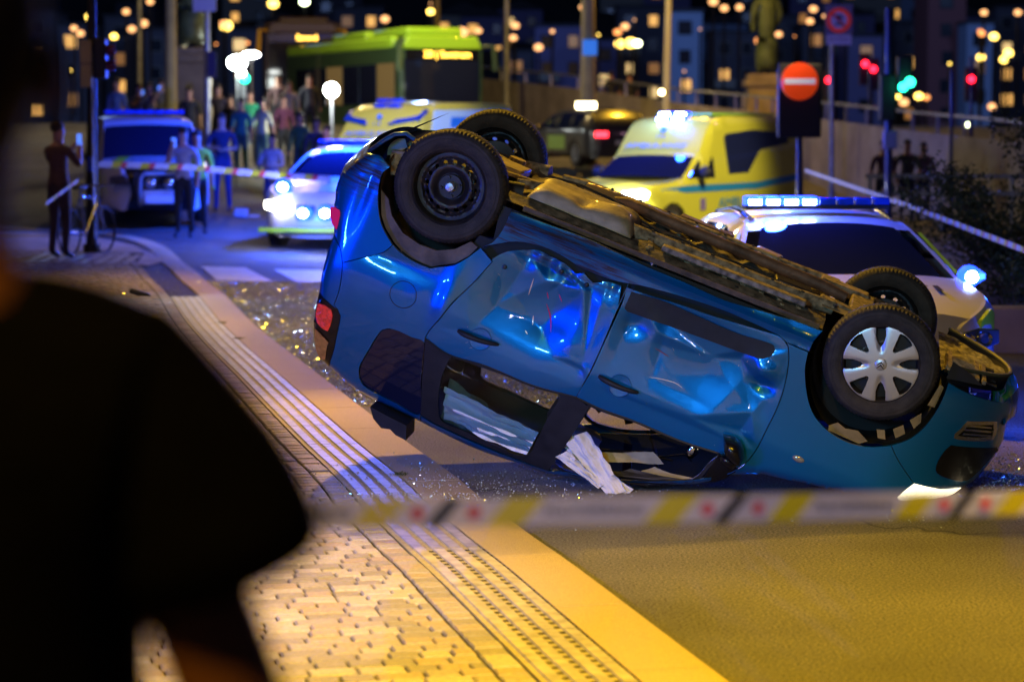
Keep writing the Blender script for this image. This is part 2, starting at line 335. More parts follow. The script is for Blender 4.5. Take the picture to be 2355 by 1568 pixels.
def cw_half(X, Z):
    b = .868
    if Z > .95: b -= .10*(Z-.95) + .30*(Z-.95)**2
    if Z < .42: b -= (.42-Z)**2
    if X > 2.7: b -= .50*((X-2.7)/.67)**2.4
    if X < -.35: b -= .14*((-.35-X)/.36)**2
    return b
def crom(pts, ds=.03):
    if len(pts) < 3: n = max(1, int(math.dist(pts[0], pts[-1])/ds)); return [tuple(np.array(pts[0])*(1-i/n) + np.array(pts[-1])*i/n) for i in range(n+1)]
    P = [np.array(p, float) for p in pts]; P = [2*P[0]-P[1]] + P + [2*P[-1]-P[-2]]; out = []
    for i in range(1, len(P)-2):
        p0, p1, p2, p3 = P[i-1:i+3]; n = max(1, int(np.linalg.norm(p2-p1)/ds))
        for k in range(n):
            t = k/n; q = .5*((2*p1) + (-p0+p2)*t + (2*p0-5*p1+4*p2-p3)*t*t + (-p0+3*p1-3*p2+p3)*t**3); out.append(tuple(q))
    out.append(tuple(P[-2])); return out
def chain(*items, ds=.03):
    out = []
    for it in items:
        if isinstance(it, str): p = crom(TR[it.lstrip('-')], ds); p = p[::-1] if it[0] == '-' else p
        else: p = [tuple(q) for q in it]
        for q in p:
            if not out or math.dist(out[-1], q) > .004: out.append(q)
    if math.dist(out[0], out[-1]) < .004: out.pop()
    return out
def closed(name, ds=.025):
    p = TR[name]; m = crom(p + [p[0]], ds); m.pop(); return m
SIL = np.array(crom(TR['rear_low'], .03) + crom(TR['hatch_sil'], .03) + crom(TR['tail_sil'], .03) + crom(TR['roof_rear'], .03) + crom(TR['roof_mid'], .03)
               + crom([(1.871, 1.347), (2.02, 1.215)] + TR['bonnet_sil'][1:], .03) + crom(TR['lamp_sil'], .03) + crom(TR['nose_sil'], .03) + crom(TR['bump_sil'][:4], .03))
RR = .055
def rollin(P):
    d = np.sqrt(((SIL - np.array(P))**2).sum(1).min())
    return 0 if d >= RR else RR - sqrt(max(0, RR*RR - (RR-d)**2))
def pip(P, poly):
    x, y = P[:, 0], P[:, 1]; ins = np.zeros(len(P), bool); n = len(poly)
    for i in range(n):
        x1, y1 = poly[i]; x2, y2 = poly[(i+1) % n]
        if y1 == y2: continue
        c = ((y1 > y) != (y2 > y)) & (x < (x2-x1)*(y-y1)/(y2-y1) + x1); ins ^= c
    return ins
def shrink(poly, g):
    """inset a loop by g"""
    n = len(poly); A = sum(poly[i][0]*poly[(i+1) % n][1] - poly[(i+1) % n][0]*poly[i][1] for i in range(n)); s = 1 if A > 0 else -1; out = []
    for i in range(n):
        a, b, c = np.array(poly[i-1]), np.array(poly[i]), np.array(poly[(i+1) % n])
        t = c - a; L = np.linalg.norm(t) or 1; nrm = np.array((-t[1], t[0]))/L*s; out.append(tuple(b + nrm*g))
    return out
def fill2d(outer, holes=(), res=.03):
    loops = [outer] + list(holes); P = []; E = []
    for lp in loops:
        n0 = len(P); P += [tuple(map(float, p)) for p in lp]; E += [(n0+i, n0+(i+1) % len(lp)) for i in range(len(lp))]
    B = np.array(P); mn, mx = B.min(0), B.max(0); pts = []
    ny = int((mx[1]-mn[1])/(res*.866)) + 1; nx = int((mx[0]-mn[0])/res) + 2
    for j in range(ny):
        for i in range(nx): pts.append((mn[0] + (i + .5*(j % 2))*res, mn[1] + j*res*.866))
    G = np.array(pts); k = pip(G, outer)
    for h in holes: k &= ~pip(G, h)
    G = G[k]
    if len(G):
        dmin = np.full(len(G), 9.)
        for a in range(0, len(B), 200): dmin = np.minimum(dmin, np.sqrt(((G[:, None] - B[None, a:a+200])**2).sum(2)).min(1))
        G = G[dmin > res*.55]
    P += [tuple(p) for p in G]
    r = delaunay_2d_cdt([Vector(p) for p in P], E, [], 0, 1e-5)
    V = [(v.x, v.y) for v in r[0]]; F = [tuple(f) for f in r[2]]
    cen = np.array([[sum(V[i][0] for i in f)/len(f), sum(V[i][1] for i in f)/len(f)] for f in F])
    k = pip(cen, outer)
    for h in holes: k &= ~pip(cen, h)
    F = [f for f, q in zip(F, k) if q]; return V, F
def border(F):
    cnt = {}
    for f in F:
        for i in range(len(f)):
            a, b = f[i], f[(i+1) % len(f)]; cnt[(a, b)] = cnt.get((a, b), 0) + 1
    return [(a, b) for (a, b) in cnt if (b, a) not in cnt]
def surf(outer, holes, lift, res, flange, fl_in=None):
    V, F = fill2d(outer, holes, res); vs = [lift(*v) for v in V]
    fs = list(F); idx = {}
    for a, b in border(F):
        for q in (a, b):
            if q not in idx: idx[q] = len(vs); p = vs[q]; vs.append(fl_in(p) if fl_in else (p[0], p[1] - math.copysign(flange, p[1]), p[2]))
        fs.append((b, a, idx[a], idx[b]))
    return vs, fs
def panel(name, outer, m, holes=(), off=0, res=.03, side=(1, -1), gap=.0025, flange=.025, disp=None, parent=None):
    outer = shrink(outer, gap); o = None
    for s in side:
        rs = res if s > 0 else max(res, .07)
        def lift(X, Z):
            y = cw_half(X, Z) + off - rollin((X, Z))
            if disp and s > 0: y += disp(X, Z)
            return (X, s*y, Z)
        vs, fs = surf(outer, holes, lift, rs, flange); o2 = cobj(MB().add(vs, fs), name, m, parent, ang=35)
        o = o or o2
    return o
# crumple fields
def folds(seed, n, x0, x1, z0, z1, amp):
    r = random.Random(seed); L = []
    for i in range(n):
        a = r.uniform(0, pi); L.append((r.uniform(x0, x1), r.uniform(z0, z1), cos(a), sin(a), r.uniform(.1, .3), r.uniform(.035, .10), r.uniform(-1, .7)*amp))
    return L
def fold(L, X, Z):
    d = 0
    for cx, cz, ux, uz, ln, wd, am in L:
        dx, dz = X-cx, Z-cz; u = dx*ux + dz*uz; v = -dx*uz + dz*ux
        if abs(u) < ln*1.6: d += am*exp(-(u/ln)**2*1.8)*exp(-abs(v)/wd)
    return d
FR = folds(11, 9, .3, 1.05, .5, 1.0, .012); FF = folds(5, 9, 1.2, 2.05, .45, .9, .010)
def facet(seed, n, x0, x1, z0, z1, amp):
    r = random.Random(seed); P = [(x0, z0), (x1, z0), (x1, z1), (x0, z1)] + [(r.uniform(x0, x1), r.uniform(z0, z1)) for _ in range(n)]
    H = [0]*4 + [r.uniform(-1, 1)*amp for _ in range(n)]; q = delaunay_2d_cdt([Vector(p) for p in P], [], [], 0, 1e-6); V = q[0]; T = []
    for f in q[2]:
        a, b, d = [V[i] for i in f]; ha, hb, hd = [H[q[3][i][0]] if q[3][i] else 0 for i in f]; det = (b.y-d.y)*(a.x-d.x) + (d.x-b.x)*(a.y-d.y)
        if abs(det) > 1e-9: T.append((a, b, d, ha, hb, hd, det))
    def f_(X, Z):
        for a, b, d, ha, hb, hd, det in T:
            u = ((b.y-d.y)*(X-d.x) + (d.x-b.x)*(Z-d.y))/det; v = ((d.y-a.y)*(X-d.x) + (a.x-d.x)*(Z-d.y))/det
            if u >= -1e-6 and v >= -1e-6 and u+v <= 1+1e-6: return u*ha + v*hb + (1-u-v)*hd
        return 0
    return f_
CF_R = facet(4, 17, .2, 1.12, .40, 1.06, .021); CF_F = facet(15, 15, 1.12, 2.12, .40, 1.02, .017)
def edgefade(X, Z, x0, x1, z0, z1, w=.07): return min(1, max(0, (X-x0)/w))*min(1, max(0, (x1-X)/w))*min(1, max(0, (Z-z0)/w))*min(1, max(0, (z1-Z)/w))
def d_rear(X, Z):
    e = edgefade(X, Z, .2, 1.11, .36, 1.12)
    d = -.055*exp(-(((X-.72)/.3)**2 + ((Z-.72)/.22)**2)*1.1) + fold(FR, X, Z) + CF_R(X, Z)
    t = max(0, .60 - Z)/.18; d -= .05*t*t + .012*t*sin(X*31 + 3*sin(X*9))
    return d*max(e, .45 if Z < .6 else 0) 
def d_front(X, Z):
    e = edgefade(X, Z, 1.12, 2.11, .40, 1.12)
    d = -.03*exp(-(((X-1.6)/.42)**2 + ((Z-.7)/.2)**2)) + fold(FF, X, Z) + CF_F(X, Z)
    d += .02*exp(-(((X-1.98)/.07)**2 + ((Z-.58)/.05)**2)) - .028*exp(-(((X-2.0)/.06)**2 + ((Z-.66)/.035)**2)) - .02*exp(-(((X-1.22)/.08)**2+((Z-.62)/.06)**2))
    return d*e
FQ = folds(3, 7, -.3, .1, .75, 1.1, .006)
def d_quart(X, Z): return fold(FQ, X, Z)*edgefade(X, Z, -.4, .3, .7, 1.2) - .02*exp(-(((X+.15)/.25)**2 + ((Z-.80)/.05)**2)) + .02*exp(-((X-.22)/.05)**2 - ((Z-.9)/.2)**2)
FS = folds(8, 12, .4, 2.1, .30, .42, .009)
def d_sill(X, Z):
    d = fold(FS, X, Z) - .018*max(0, (Z-.33)/.1)*ss(2.1, 1.7, X) + .018*exp(-((Z-.335)/.018)**2)
    return d - .03*exp(-((X-.7)/.25)**2)*max(0, (Z-.33)/.1)

quarter = panel('quarter_panel', chain('arch_rear_b', 'arch_rear_c', 'rdoor_left', [(.176, 1.143), (.235, 1.40), (.287, 1.607), (.298, 1.66)], '-roof_rear', '-tail_in', '-hatch_seam_b', '-bump_seam'), car_paint, [closed('qglass')], res=.022, disp=d_quart)
panel('side_window', shrink(closed('qglass'), .003), glass_tint, off=-.012, res=.08, flange=.01)
cpil = chain([(.176, 1.143), (.235, 1.40), (.287, 1.607), (.378, 1.622), (.552, 1.631), (.766, 1.633), (.925, 1.630), (1.075, 1.628), (1.095, 1.55), (1.13, 1.38), (1.17, 1.152), (1.08, 1.126), (.825, 1.163), (.562, 1.159), (.337, 1.179)])
panel('window_surround', cpil, black_pl, [closed('rglass')], off=-.004, res=.05)
panel('rear_door_window', shrink(closed('rglass'), -.006), clear_g, off=-.02, res=.09, flange=.002)
door_r = panel('rear_door', chain('rdoor_left', 'belt_r', 'rdoor_right', 'rdoor_bot'), car_paint, res=.012, disp=d_rear)
door_f = panel('front_door', chain('-fdoor_left', 'fdoor_bot', 'fdoor_right', '-sail_base', '-belt_f')[::-1], car_paint, res=.012, disp=d_front)
sill_poly = chain('sill_rear', '-sill_top', [(2.16, .33), (2.158, .392)], '-sill_low_f', '-sill_low_r')
panel('sill_panel', sill_poly, car_paint, res=.016, disp=d_sill)
arch_f = crom(TR['arch_front'][5:14], .03)
fend = chain('sill_seam', arch_f[::-1], 'fb_seam', [(2.925, .91), (2.91, .975)], crom([(2.02, 1.215), (2.10, 1.17)] + TR['bonnet_sil'][1:], .03)[::-1], [(2.047, 1.156)], '-fdoor_right')
panel('front_fender', fend, car_paint, res=.022)
fbump = chain(crom(TR['arch_front'][:6], .03), 'fb_seam', [(3.03, .853), (3.11, .85), (3.229, .832)], 'nose_sil', [(3.318, .44), (3.338, .392), (3.318, .325), (3.287, .271)], [(3.25, .30)], 'skirt_front')
fins = closed('insert'); fogp = closed('foglamp')
panel('front_bumper', fbump, car_paint, [shrink(fogp, .0)], res=.022)
panel('bumper_insert', shrink(fins, .004), black_gloss, off=.008, res=.03, flange=.02)
panel('fog_lamp_frame', shrink(fogp, -.004), chrome, [shrink(fogp, .02)], off=.004, res=.02, side=(1,), flange=.03)
panel('fog_lamp_recess', fogp, black_pl, off=-.035, res=.05, side=(1,))
for i in range(3):
    z = .455 + .025*i; cobj(MB().bar((3.10, cw_half(3.10, z)-.012, z+.012), (3.27, cw_half(3.27, z)-.012, z-.002), .008, .012), 'grille_slat', chrome)
lamp_glass = mat('lit_headlamp', (1, .95, .8), .2, emit=(1, .88, .55), es=2.6, noise_s=30, noise_a=.3, bump=.5, bs=35)
panel('headlamp', closed('headlamp'), lamp_glass, off=.002, res=.03, side=(1,), flange=.03)
rb = [(-.5, .312), (-.42, .29), (-.337, .325)]
panel('rear_bumper', chain([(-.337, .325)], 'arch_rear_a', 'bump_seam', '-hatch_seam_a', crom(TR['rear_low'][3:], .03)[::-1], rb), car_paint, res=.022,
      disp=lambda X, Z: -.012*exp(-(((X+.42)/.03)**2 + ((Z-.5)/.2)**2)))
panel('tailgate_side', chain('hatch_sil', 'tail_top', '-hatch_seam_b', '-hatch_seam_a'), car_paint, res=.025)
panel('tail_lamp_housing', chain('tail_sil', [(-.299, 1.55)], '-tail_in', '-tail_top'), black_gloss, res=.025)
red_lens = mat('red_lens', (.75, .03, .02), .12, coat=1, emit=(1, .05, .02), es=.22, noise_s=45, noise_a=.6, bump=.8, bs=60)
amber_lens = mat('amber_lens', (.55, .24, .05), .15, coat=1, noise_s=40, bump=.3, bs=60)
panel('tail_lamp_lens', closed('redlens'), red_lens, off=.012, res=.03, side=(1,), flange=.02)
panel('indicator_lens', closed('amber'), amber_lens, off=.010, res=.03, side=(1,), flange=.02)
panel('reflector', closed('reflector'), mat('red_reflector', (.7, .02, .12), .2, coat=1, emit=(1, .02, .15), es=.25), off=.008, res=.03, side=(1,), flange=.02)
rail_low = [(1.93, 1.26), (1.84, 1.318), (1.732, 1.376), (1.509, 1.488), (1.333, 1.550), (1.177, 1.578), (1.075, 1.622), (.925, 1.634), (.766, 1.637), (.552, 1.635), (.378, 1.626), (.290, 1.610)]
panel('roof_rail', chain([(.298, 1.66)], 'roof_mid', [(1.95, 1.28)], rail_low), car_paint, res=.03)
fo = closed('fopen')
panel('front_window_frame', shrink(fo, -.022), black_pl, [fo], off=-.004, res=.03, side=(1,), flange=.03)
panel('front_window_frame', shrink(fo, -.022), black_pl, [fo], off=-.004, res=.06, side=(-1,), flange=.03)
panel('mirror_base', closed('sail'), black_gloss, off=.0, res=.04, side=(1,))
def molded(X, Z): return 0
panel('side_moulding', closed('moulding'), black_pl, off=.018, res=.04, side=(1,), flange=.03, disp=lambda X, Z: -.012*exp(-((Z-.50)/.03)**2*0) + d_front(X, Z)*.5)
# belt mouldings
for nm, poly in (('belt_moulding', crom(TR['belt_r'], .04)), ('belt_moulding', crom(TR['belt_f'], .04))):
    cobj(MB().tube([(x, cw_half(x, z)+.002, z+.004) for x, z in poly], .006, 6), nm, black_pl)
# fuel flap: a ring groove and a lid
fx, fz = TR['fuel'][0]
def circ(cx, cz, r, n=36): return [(cx + r*cos(2*pi*i/n), cz + r*sin(2*pi*i/n)) for i in range(n)]
cobj(MB().tube([(fx + .0755*cos(2*pi*i/48), cw_half(fx, fz + .0755*sin(2*pi*i/48)) + d_quart(fx + .0755*cos(2*pi*i/48), fz + .0755*sin(2*pi*i/48)), fz + .0755*sin(2*pi*i/48)) for i in range(49)], .0022, 5), 'fuel_flap_seam', black_pl)
# door handles: a bowl and a bar
for (a, b), bowl, dd, dpar in ((TR['handle_r'], TR['bowl_r'][0], d_rear, door_r), (TR['handle_f'], TR['bowl_f'][0], d_front, door_f)):
    bx, bz = bowl; y0 = cw_half(bx, bz) + dd(bx, bz)
    def bowlf(u, v):
        r = .062*u; t = 2*pi*v; x = bx + r*cos(t); z = bz + r*sin(t)
        return (x, cw_half(x, z) + dd(x, z) + .002 - .0*(1-u), z)
    m = MB().grid(6, 28, lambda u, v: (bx + .060*u*cos(2*pi*v), y0 + .0035 - .0025*(1-u*u), bz + .060*u*sin(2*pi*v)))
    bmat = car_paint
    cobj(m, 'handle_bowl', bmat, ang=60); cobj(MB().tube([(bx + .061*cos(2*pi*i/40), y0 + .003, bz + .061*sin(2*pi*i/40)) for i in range(41)], .0022, 5), 'handle_bowl_rim', car_paint)
    p = [(a[0] + (b[0]-a[0])*t, y0 + .008 + .028*sin(pi*t)**.6, a[1] + (b[1]-a[1])*t + .006*sin(pi*t)) for t in [i/10 for i in range(11)]]
    cobj(MB().tube(p, [.010, .015, .016, .0155, .015, .0145, .014, .0135, .013, .012, .008], 10), 'door_handle', black_pl)
# side repeater
rx, rz_ = TR['repeater'][0]
cobj(MB().ell((rx, cw_half(rx, rz_)+.002, rz_), (.034, .008, .018), 16), 'side_repeater', mat('clear_lens', (.3, .3, .28), .1, coat=1, metal=.5))
# door mirror
for k in ('mirror1', 'mirror2'):
    P = closed(k); c = np.mean(P, 0); m = MB(); n = len(P); vs = []; N = 6
    for i in range(N+1):
        u = i/N; s_ = sqrt(max(0, 1-(u*.96)**2)); yy = (.90 if k == 'mirror1' else .86) + (.12 if k == 'mirror1' else .07)*u
        vs += [(c[0] + (p[0]-c[0])*s_, yy, c[1] + (p[1]-c[1])*s_) for p in P]
    m.add(vs, [(i*n+j, i*n+(j+1) % n, (i+1)*n+(j+1) % n, (i+1)*n+j) for i in range(N) for j in range(n)] + [tuple(range(N*n, N*n+n)), tuple(range(n))])
    cobj(m, 'door_mirror' if k == 'mirror1' else 'mirror_arm', black_gloss, ang=60)
# bolts and clips on the torn lower door edge
for x, z in ((.75, .505), (.905, .52), (.45, .60)):
    cobj(MB().ell((x, cw_half(x, z) + d_rear(x, z) + .006, z), (.013, .01, .013), 8), 'clip', steel_dk)

# ---- across the car: roof, windscreen, bonnet, nose, tail
def crown(name, pts, m, b=.05, nu=22, s_in=0, ds=.06, pw=2.6, bf=None):
    P = crom(pts, ds); n = len(P); vs = []
    cen = np.array((1.4, .85))
    for i, p in enumerate(P):
        a = np.array(P[max(0, i-1)]); c = np.array(P[min(n-1, i+1)]); t = c-a; t /= np.linalg.norm(t); nr = np.array((t[1], -t[0]))
        if np.dot(nr, np.array(p)-cen) < 0: nr = -nr
        y0 = cw_half(*p) - RR; bb = bf(*p) if bf else b
        for j in range(nu+1):
            u = -1 + 2*j/nu; u = math.copysign(1-(1-abs(u))**1.35, u); k = bb*(1-abs(u)**pw); vs.append((p[0] + nr[0]*k, u*y0, p[1] + nr[1]*k))
    return cobj(MB().add(vs, [(i*(nu+1)+j, (i+1)*(nu+1)+j, (i+1)*(nu+1)+j+1, i*(nu+1)+j+1) for i in range(n-1) for j in range(nu)]), name, m, ang=50)
crown('roof', [TR['tail_sil'][-1]] + TR['roof_rear'][1:] + TR['roof_mid'][1:7], car_paint, .03)
crown('windscreen', TR['roof_mid'][6:] + [(1.95, 1.28)], glass_tint, .05)
crown('cowl', [(1.95, 1.28), (2.02, 1.215)], black_pl, .03)
crown('bonnet', [(2.02, 1.215), (2.10, 1.17)] + TR['bonnet_sil'][1:], car_paint, .03)
crown('front_bumper_face', [(2.91, .975)] + TR['lamp_sil'][1:] + TR['nose_sil'][1:] + [(3.318, .44), (3.338, .392), (3.318, .325), (3.287, .271)], car_paint, bf=lambda x, z: .02 + .03*ss(.95, .8, z))
crown('tailgate', TR['hatch_sil'] + TR['tail_sil'][1:], car_paint, .05)
crown('rear_bumper_face', TR['rear_low'][3:], car_paint, .07)
# roof spoiler torn half off, hanging at the roof's rear corner
sp = [(.02, 1.640), (.06, 1.70), (.12, 1.735), (.17, 1.72), (.21, 1.74), (.275, 1.745), (.262, 1.70), (.25, 1.66), (.13, 1.652)]
cobj(MB().prism(sp, .56, .80, lambda u, v, t: (u, t - .06*(v-1.64)*3, v)), 'roof_trim_fragment', black_pl, smooth=False)

# ---- wheels
inner_bk = mat('wheel_backing_black', (.008, .007, .007), .6)
def tyre(parent, c, s, wd=.195, R=.316):
    prof = [(.205, .06), (.212, .085), (.235, .097), (.262, .100), (.285, .096), (.300, .086), (.3105, .072), (.315, .058), (.316, .040), (.3163, .030), (.3095, .029), (.3095, .023), (.3167, .022), (.317, .006), (.310, .005)]
    prof = prof + [(r, -h) for r, h in prof[::-1]]
    n = 168; vs = []; fs = []; m = len(prof)
    for k in range(n):
        t = 2*pi*k/n
        for i, (r, h) in enumerate(prof):
            rr = r
            if .299 < r and abs(h) > .035 and k % 2: rr -= .0055
            elif r > .316 and k % 4 == 0 and abs(h) < .03: rr -= .003
            vs.append((rr*cos(t), h, rr*sin(t)))
    for k in range(n):
        k2 = (k+1) % n
        for i in range(m-1): fs.append((k*m+i, k*m+i+1, k2*m+i+1, k2*m+i))
    vs = [(c[0]+v[0], c[1]+v[1], c[2]+v[2]) for v in vs]
    o = cobj(MB().add(vs, fs), 'tyre', rubber, parent, ang=28)
    for r in (.226, .268): cobj(MB().tube([(c[0] + r*cos(2*pi*i/72), c[1] + s*(.0985 if r > .25 else .091), c[2] + r*sin(2*pi*i/72)) for i in range(73)], .0018, 4), 'tyre_bead', rubber, o)
def rim(parent, c, s, mt, nh=16, hub=True, inv=False):
    """pressed steel disc with a ring of round holes, inside a barrel"""
    holes = [circ(.133*cos(2*pi*(i+.5)/nh), .133*sin(2*pi*(i+.5)/nh), .0135 if nh > 10 else .019, 12) for i in range(nh)] + [circ(0, 0, .03, 16)]
    def lift(a, b):
        r = sqrt(a*a+b*b); dp = .035 if r > .165 else .035 + .02*ss(.165, .15, r) - .032*ss(.15, .118, r) + .035*ss(.11, .07, r) - .012*ss(.06, .045, r)
        return (c[0]+a, c[1] + s*(.062-dp) , c[2]+b)
    vs, fs = surf(circ(0, 0, .188, 64), holes, lift, .012, .01, fl_in=lambda p: (p[0], p[1]-s*.012, p[2]))
    d = cobj(MB().add(vs, fs), 'rim_disc', mt, parent, ang=30)
    pr = [(.205, .072), (.2135, .082), (.208, .086), (.199, .078), (.196, .05), (.187, .03), (.185, -.03), (.192, -.07), (.205, -.085)]
    M = Matrix.Translation(c) @ Matrix.Rotation(-pi/2*s, 4, 'X')
    cobj(MB().lathe(pr, 64, M), 'rim_barrel', mt, parent, ang=35)
    if hub:
        for i in range(4):
            t = 2*pi*(i+.3)/4; b = MB(); b.lathe([(0, .042), (.008, .042), (.010, .03), (.010, .01)], 6, Matrix.Translation(c) @ Matrix.Rotation(-pi/2*s, 4, 'X') @ Matrix.Translation((.052*cos(t), .052*sin(t), 0))); cobj(b, 'wheel_bolt', steel_dk, parent)
        cobj(MB().lathe([(0, .066), (.022, .064), (.029, .055), (.030, .02)], 24, M), 'hub_cap', silver, parent)
def wheel(x, y, s, kind, z=.315):
    e = empty('wheel'); e.parent = car; c = (x, y, z); e.location = Vector(c) - C0
    class _P: pass
    # children keep car coordinates through C0 + the wheel's own centre
    global cobj
    old = cobj
    def cobj2(mb, name, mats, parent=None, **k): return mb.obj(name, mats, parent or e, off=Vector(c) if (parent is e or parent is None) else Vector(c), **k)
    cobj = cobj2
    tyre(e, c, s); rim(e, c, s, steel_dk, 16 if kind != 'far' else 11, kind != 'cover')
    cobj(MB().lathe([(0, -.02), (.125, -.02), (.128, -.008), (.07, .0), (.065, .03), (0, .03)], 32, Matrix.Translation(c) @ Matrix.Rotation(-pi/2*s, 4, 'X')), 'brake_disc', mat('brake_steel', (.2, .17, .15), .35, .8) if kind == 'cover' else steel_dk, e)
    if kind == 'cover': cover(e, c, s)
    cobj = old; return e
def cover(parent, c, s):
    H = []
    a0 = radians(-22)
    def pol(r, t, a): return (r*cos(a) - t*sin(a), r*sin(a) + t*cos(a))
    for k in range(4):
        a = a0 + k*pi/2 - radians(22.5)*0
        H.append([pol(r, t, a) for r, t in ((.204, -.027), (.207, 0), (.204, .027), (.15, .027), (.128, .020), (.108, .012), (.096, 0), (.108, -.012), (.128, -.020), (.15, -.027))])
        a += pi/4
        H.append([pol(r, t, a) for r, t in ((.190, -.047), (.200, -.025), (.203, 0), (.200, .025), (.190, .047), (.14, .028), (.10, .010), (.094, 0), (.10, -.010), (.14, -.028))])
    def lift(x, z):
        r = sqrt(x*x+z*z); t = atan2(z, x); y = .084 + .012*(1-(r/.222)**2) - .004*ss(.2, .222, r)
        d = (t - a0 + 8*pi) % (pi/2); d = min(d, pi/2-d)   # valleys between the paired spokes
        y -= .010*exp(-(d/.16)**2)*ss(.05, .10, r)
        return (c[0]+x, c[1]+s*y, c[2]+z)
    def fin(p):
        x, z = p[0]-c[0], p[2]-c[2]; r = sqrt(x*x+z*z)
        k = .97 if r > .21 else 1.0
        return (c[0]+x*k, p[1]-s*.026, c[2]+z*k)
    vs, fs = surf(circ(0, 0, .2225, 80), H, lift, .008, 0, fl_in=fin)
    cobj(MB().add(vs, fs), 'wheel_cover', silver, parent, ang=32)
    M = Matrix.Translation(c) @ Matrix.Rotation(-pi/2*s, 4, 'X')
    cap = cobj(MB().lathe([(0, .106), (.026, .105), (.0315, .1025), (.033, .094)], 40, M), 'centre_cap', silver, parent)
    b = MB()
    for dz in (-.0125, .004):      # two chevrons
        for sg in (-1, 1):
            q = [(0, .016), (sg*.019, -.004), (sg*.019, -.0105), (0, .0065)]
            an = radians(12); q = [(u*cos(an)-(v+dz)*sin(an), u*sin(an)+(v+dz)*cos(an)) for u, v in q]
            b.prism(q, .106, .1085, lambda u, v, t: (c[0]+u, c[1]+s*t, c[2]-v))
    cobj(b, 'emblem', steel_dk, parent, smooth=False)
    cobj(MB().lathe([(.02, .045), (.20, .030), (.205, .02)], 40, M), 'wheel_backing', inner_bk, parent)
wheel(0, .735, 1, 'steel'); wheel(0, -.735, -1, 'far'); wheel(2.54, .735, 1, 'cover'); wheel(2.54, -.735, -1, 'far')

# ---- wheel wells and inner body
inner = mat('inner_black', (.006, .006, .008), .7)
for x, a0, a1 in ((0, -15, 195), (2.54, -8, 188)):
    for s in (1, -1):
        R_ = .372 if x == 0 else .365
        cobj(MB().grid(30, 1, lambda u, v: (x + R_*cos(radians(a0+(a1-a0)*u))*(.97 if x else 1), s*(.79 - .36*v), .37 + (.385 if x == 0 else .40)*sin(radians(a0+(a1-a0)*u)))), 'arch_liner', inner if x else mat('dirty_liner', (.10, .075, .055), .8, noise_s=7, noise_a=.6))
        cobj(MB().grid(1, 1, lambda u, v: (x - .4 + .8*u, s*.44, .3 + .5*v)), 'inner_wall', inner)
# the crescent-shaped rear arch lip, dirty brown
lipo = chain([(-.35, .47)], [(-.30, .60), (-.25, .66)], 'arch_rear_b', [(.116, .733), (.184, .695), (.24, .628), (.27, .56)], [(.22, .545), (.15, .62), (.06, .665), (-.04, .67), (-.15, .645), (-.24, .58), (-.29, .50)])
panel('arch_lip', lipo, mat('dirty_lip', (.13, .095, .075), .7, noise_s=8, noise_a=.5, bump=.3), off=-.05, res=.04, side=(1,))
liner2 = mat('worn_liner', (.24, .175, .07), .8, noise_s=14, noise_a=.3)
for q in ([(2.42, .765), (2.60, .77), (2.64, .735), (2.57, .70), (2.50, .715), (2.45, .70), (2.41, .735)], [(2.655, .655), (2.70, .64), (2.725, .69), (2.68, .70)], [(2.735, .62), (2.78, .575), (2.81, .62), (2.77, .665)], [(2.80, .54), (2.845, .48), (2.865, .53), (2.84, .58)], [(2.855, .43), (2.875, .30), (2.905, .31), (2.90, .43)]):
    V = chain(q); panel('liner_fragment', V, liner2, off=-.055, res=.05, side=(1,), flange=.004)
# dark inner shell behind the outer panels
for s in (1, -1):
    for q in ([(-.35, .75), (.18, .75), (.25, .5), (1.05, .45), (1.05, 1.10), (.2, 1.12), (-.2, 1.12), (-.33, 1.1)], [(1.15, .42), (2.08, .40), (2.15, .78), (2.4, .84), (2.7, .84), (2.85, .9), (2.8, .97), (2.1, 1.12), (1.15, 1.10)], [(.3, .30), (2.16, .29), (2.14, .46), (.34, .56)]):
        cobj(MB().add([(x, s*(cw_half(x, z) - .075), z) for x, z in q], [tuple(range(len(q)))]), 'inner_panel', inner, smooth=False)
cobj(MB().add([(-.40, y, z) for y, z in ((-.7, .3), (.7, .3), (.7, 1.1), (-.7, 1.1))], [(0, 1, 2, 3)]), 'rear_inner_panel', inner)

# ---- underside
def U(x, y, z): return (x, y, z)
def floorz(x, y):
    z = .235 + .012*sin(x*21)*ss(.1, .2, abs(y))*(abs(y) < .6) + .05*exp(-((y+.0)/.11)**2)
    z += .010*sin(x*44)*(abs(y) < .42) - .012*exp(-((y-.56)/.02)**2) - .010*exp(-((y+.56)/.02)**2)
    z += .03*ss(.62, .72, abs(y))
    return z + .006*noise.noise(Vector((x*9, y*9, 0)))
cobj(MB().grid(110, 60, lambda u, v: (.30 + 1.88*u, -.775 + 1.55*v, floorz(.30 + 1.88*u, -.775 + 1.55*v))), 'floor_pan', mat('floor_sealant', (.13, .10, .065), .8, bump=.4, bs=70, noise_s=18, noise_a=.8, detail=10))
sill_b = mat('sill_underside', (.12, .075, .04), .75, .2, noise_s=12, noise_a=.5, bump=.4, bs=50)
for s in (1, -1):
    cobj(MB().bar((.42, s*.775, .272), (2.16, s*.775, .262), .006, .03 if s > 0 else .075), 'sill_flange', sill_b)
    cobj(MB().tube([(.45, s*.47, .235), (.6, s*.46, .212), (1.3, s*.46, .205), (1.9, s*.45, .205), (2.2, s*.42, .19)], .042, 8), 'chassis_rail', dirt_m, ang=50)
    for k_ in range(8): cobj(MB().lathe([(0, -.003), (.010, -.003), (.011, .004)], 8, Matrix.Translation((.75 + .18*k_, s*.46, .163))), 'rail_hole', inner_bk)
cobj(MB().bar((1.2, .60, .208), (2.05, .59, .20), .10, .035), 'floor_box_section', dirt_m, bevel=.01)
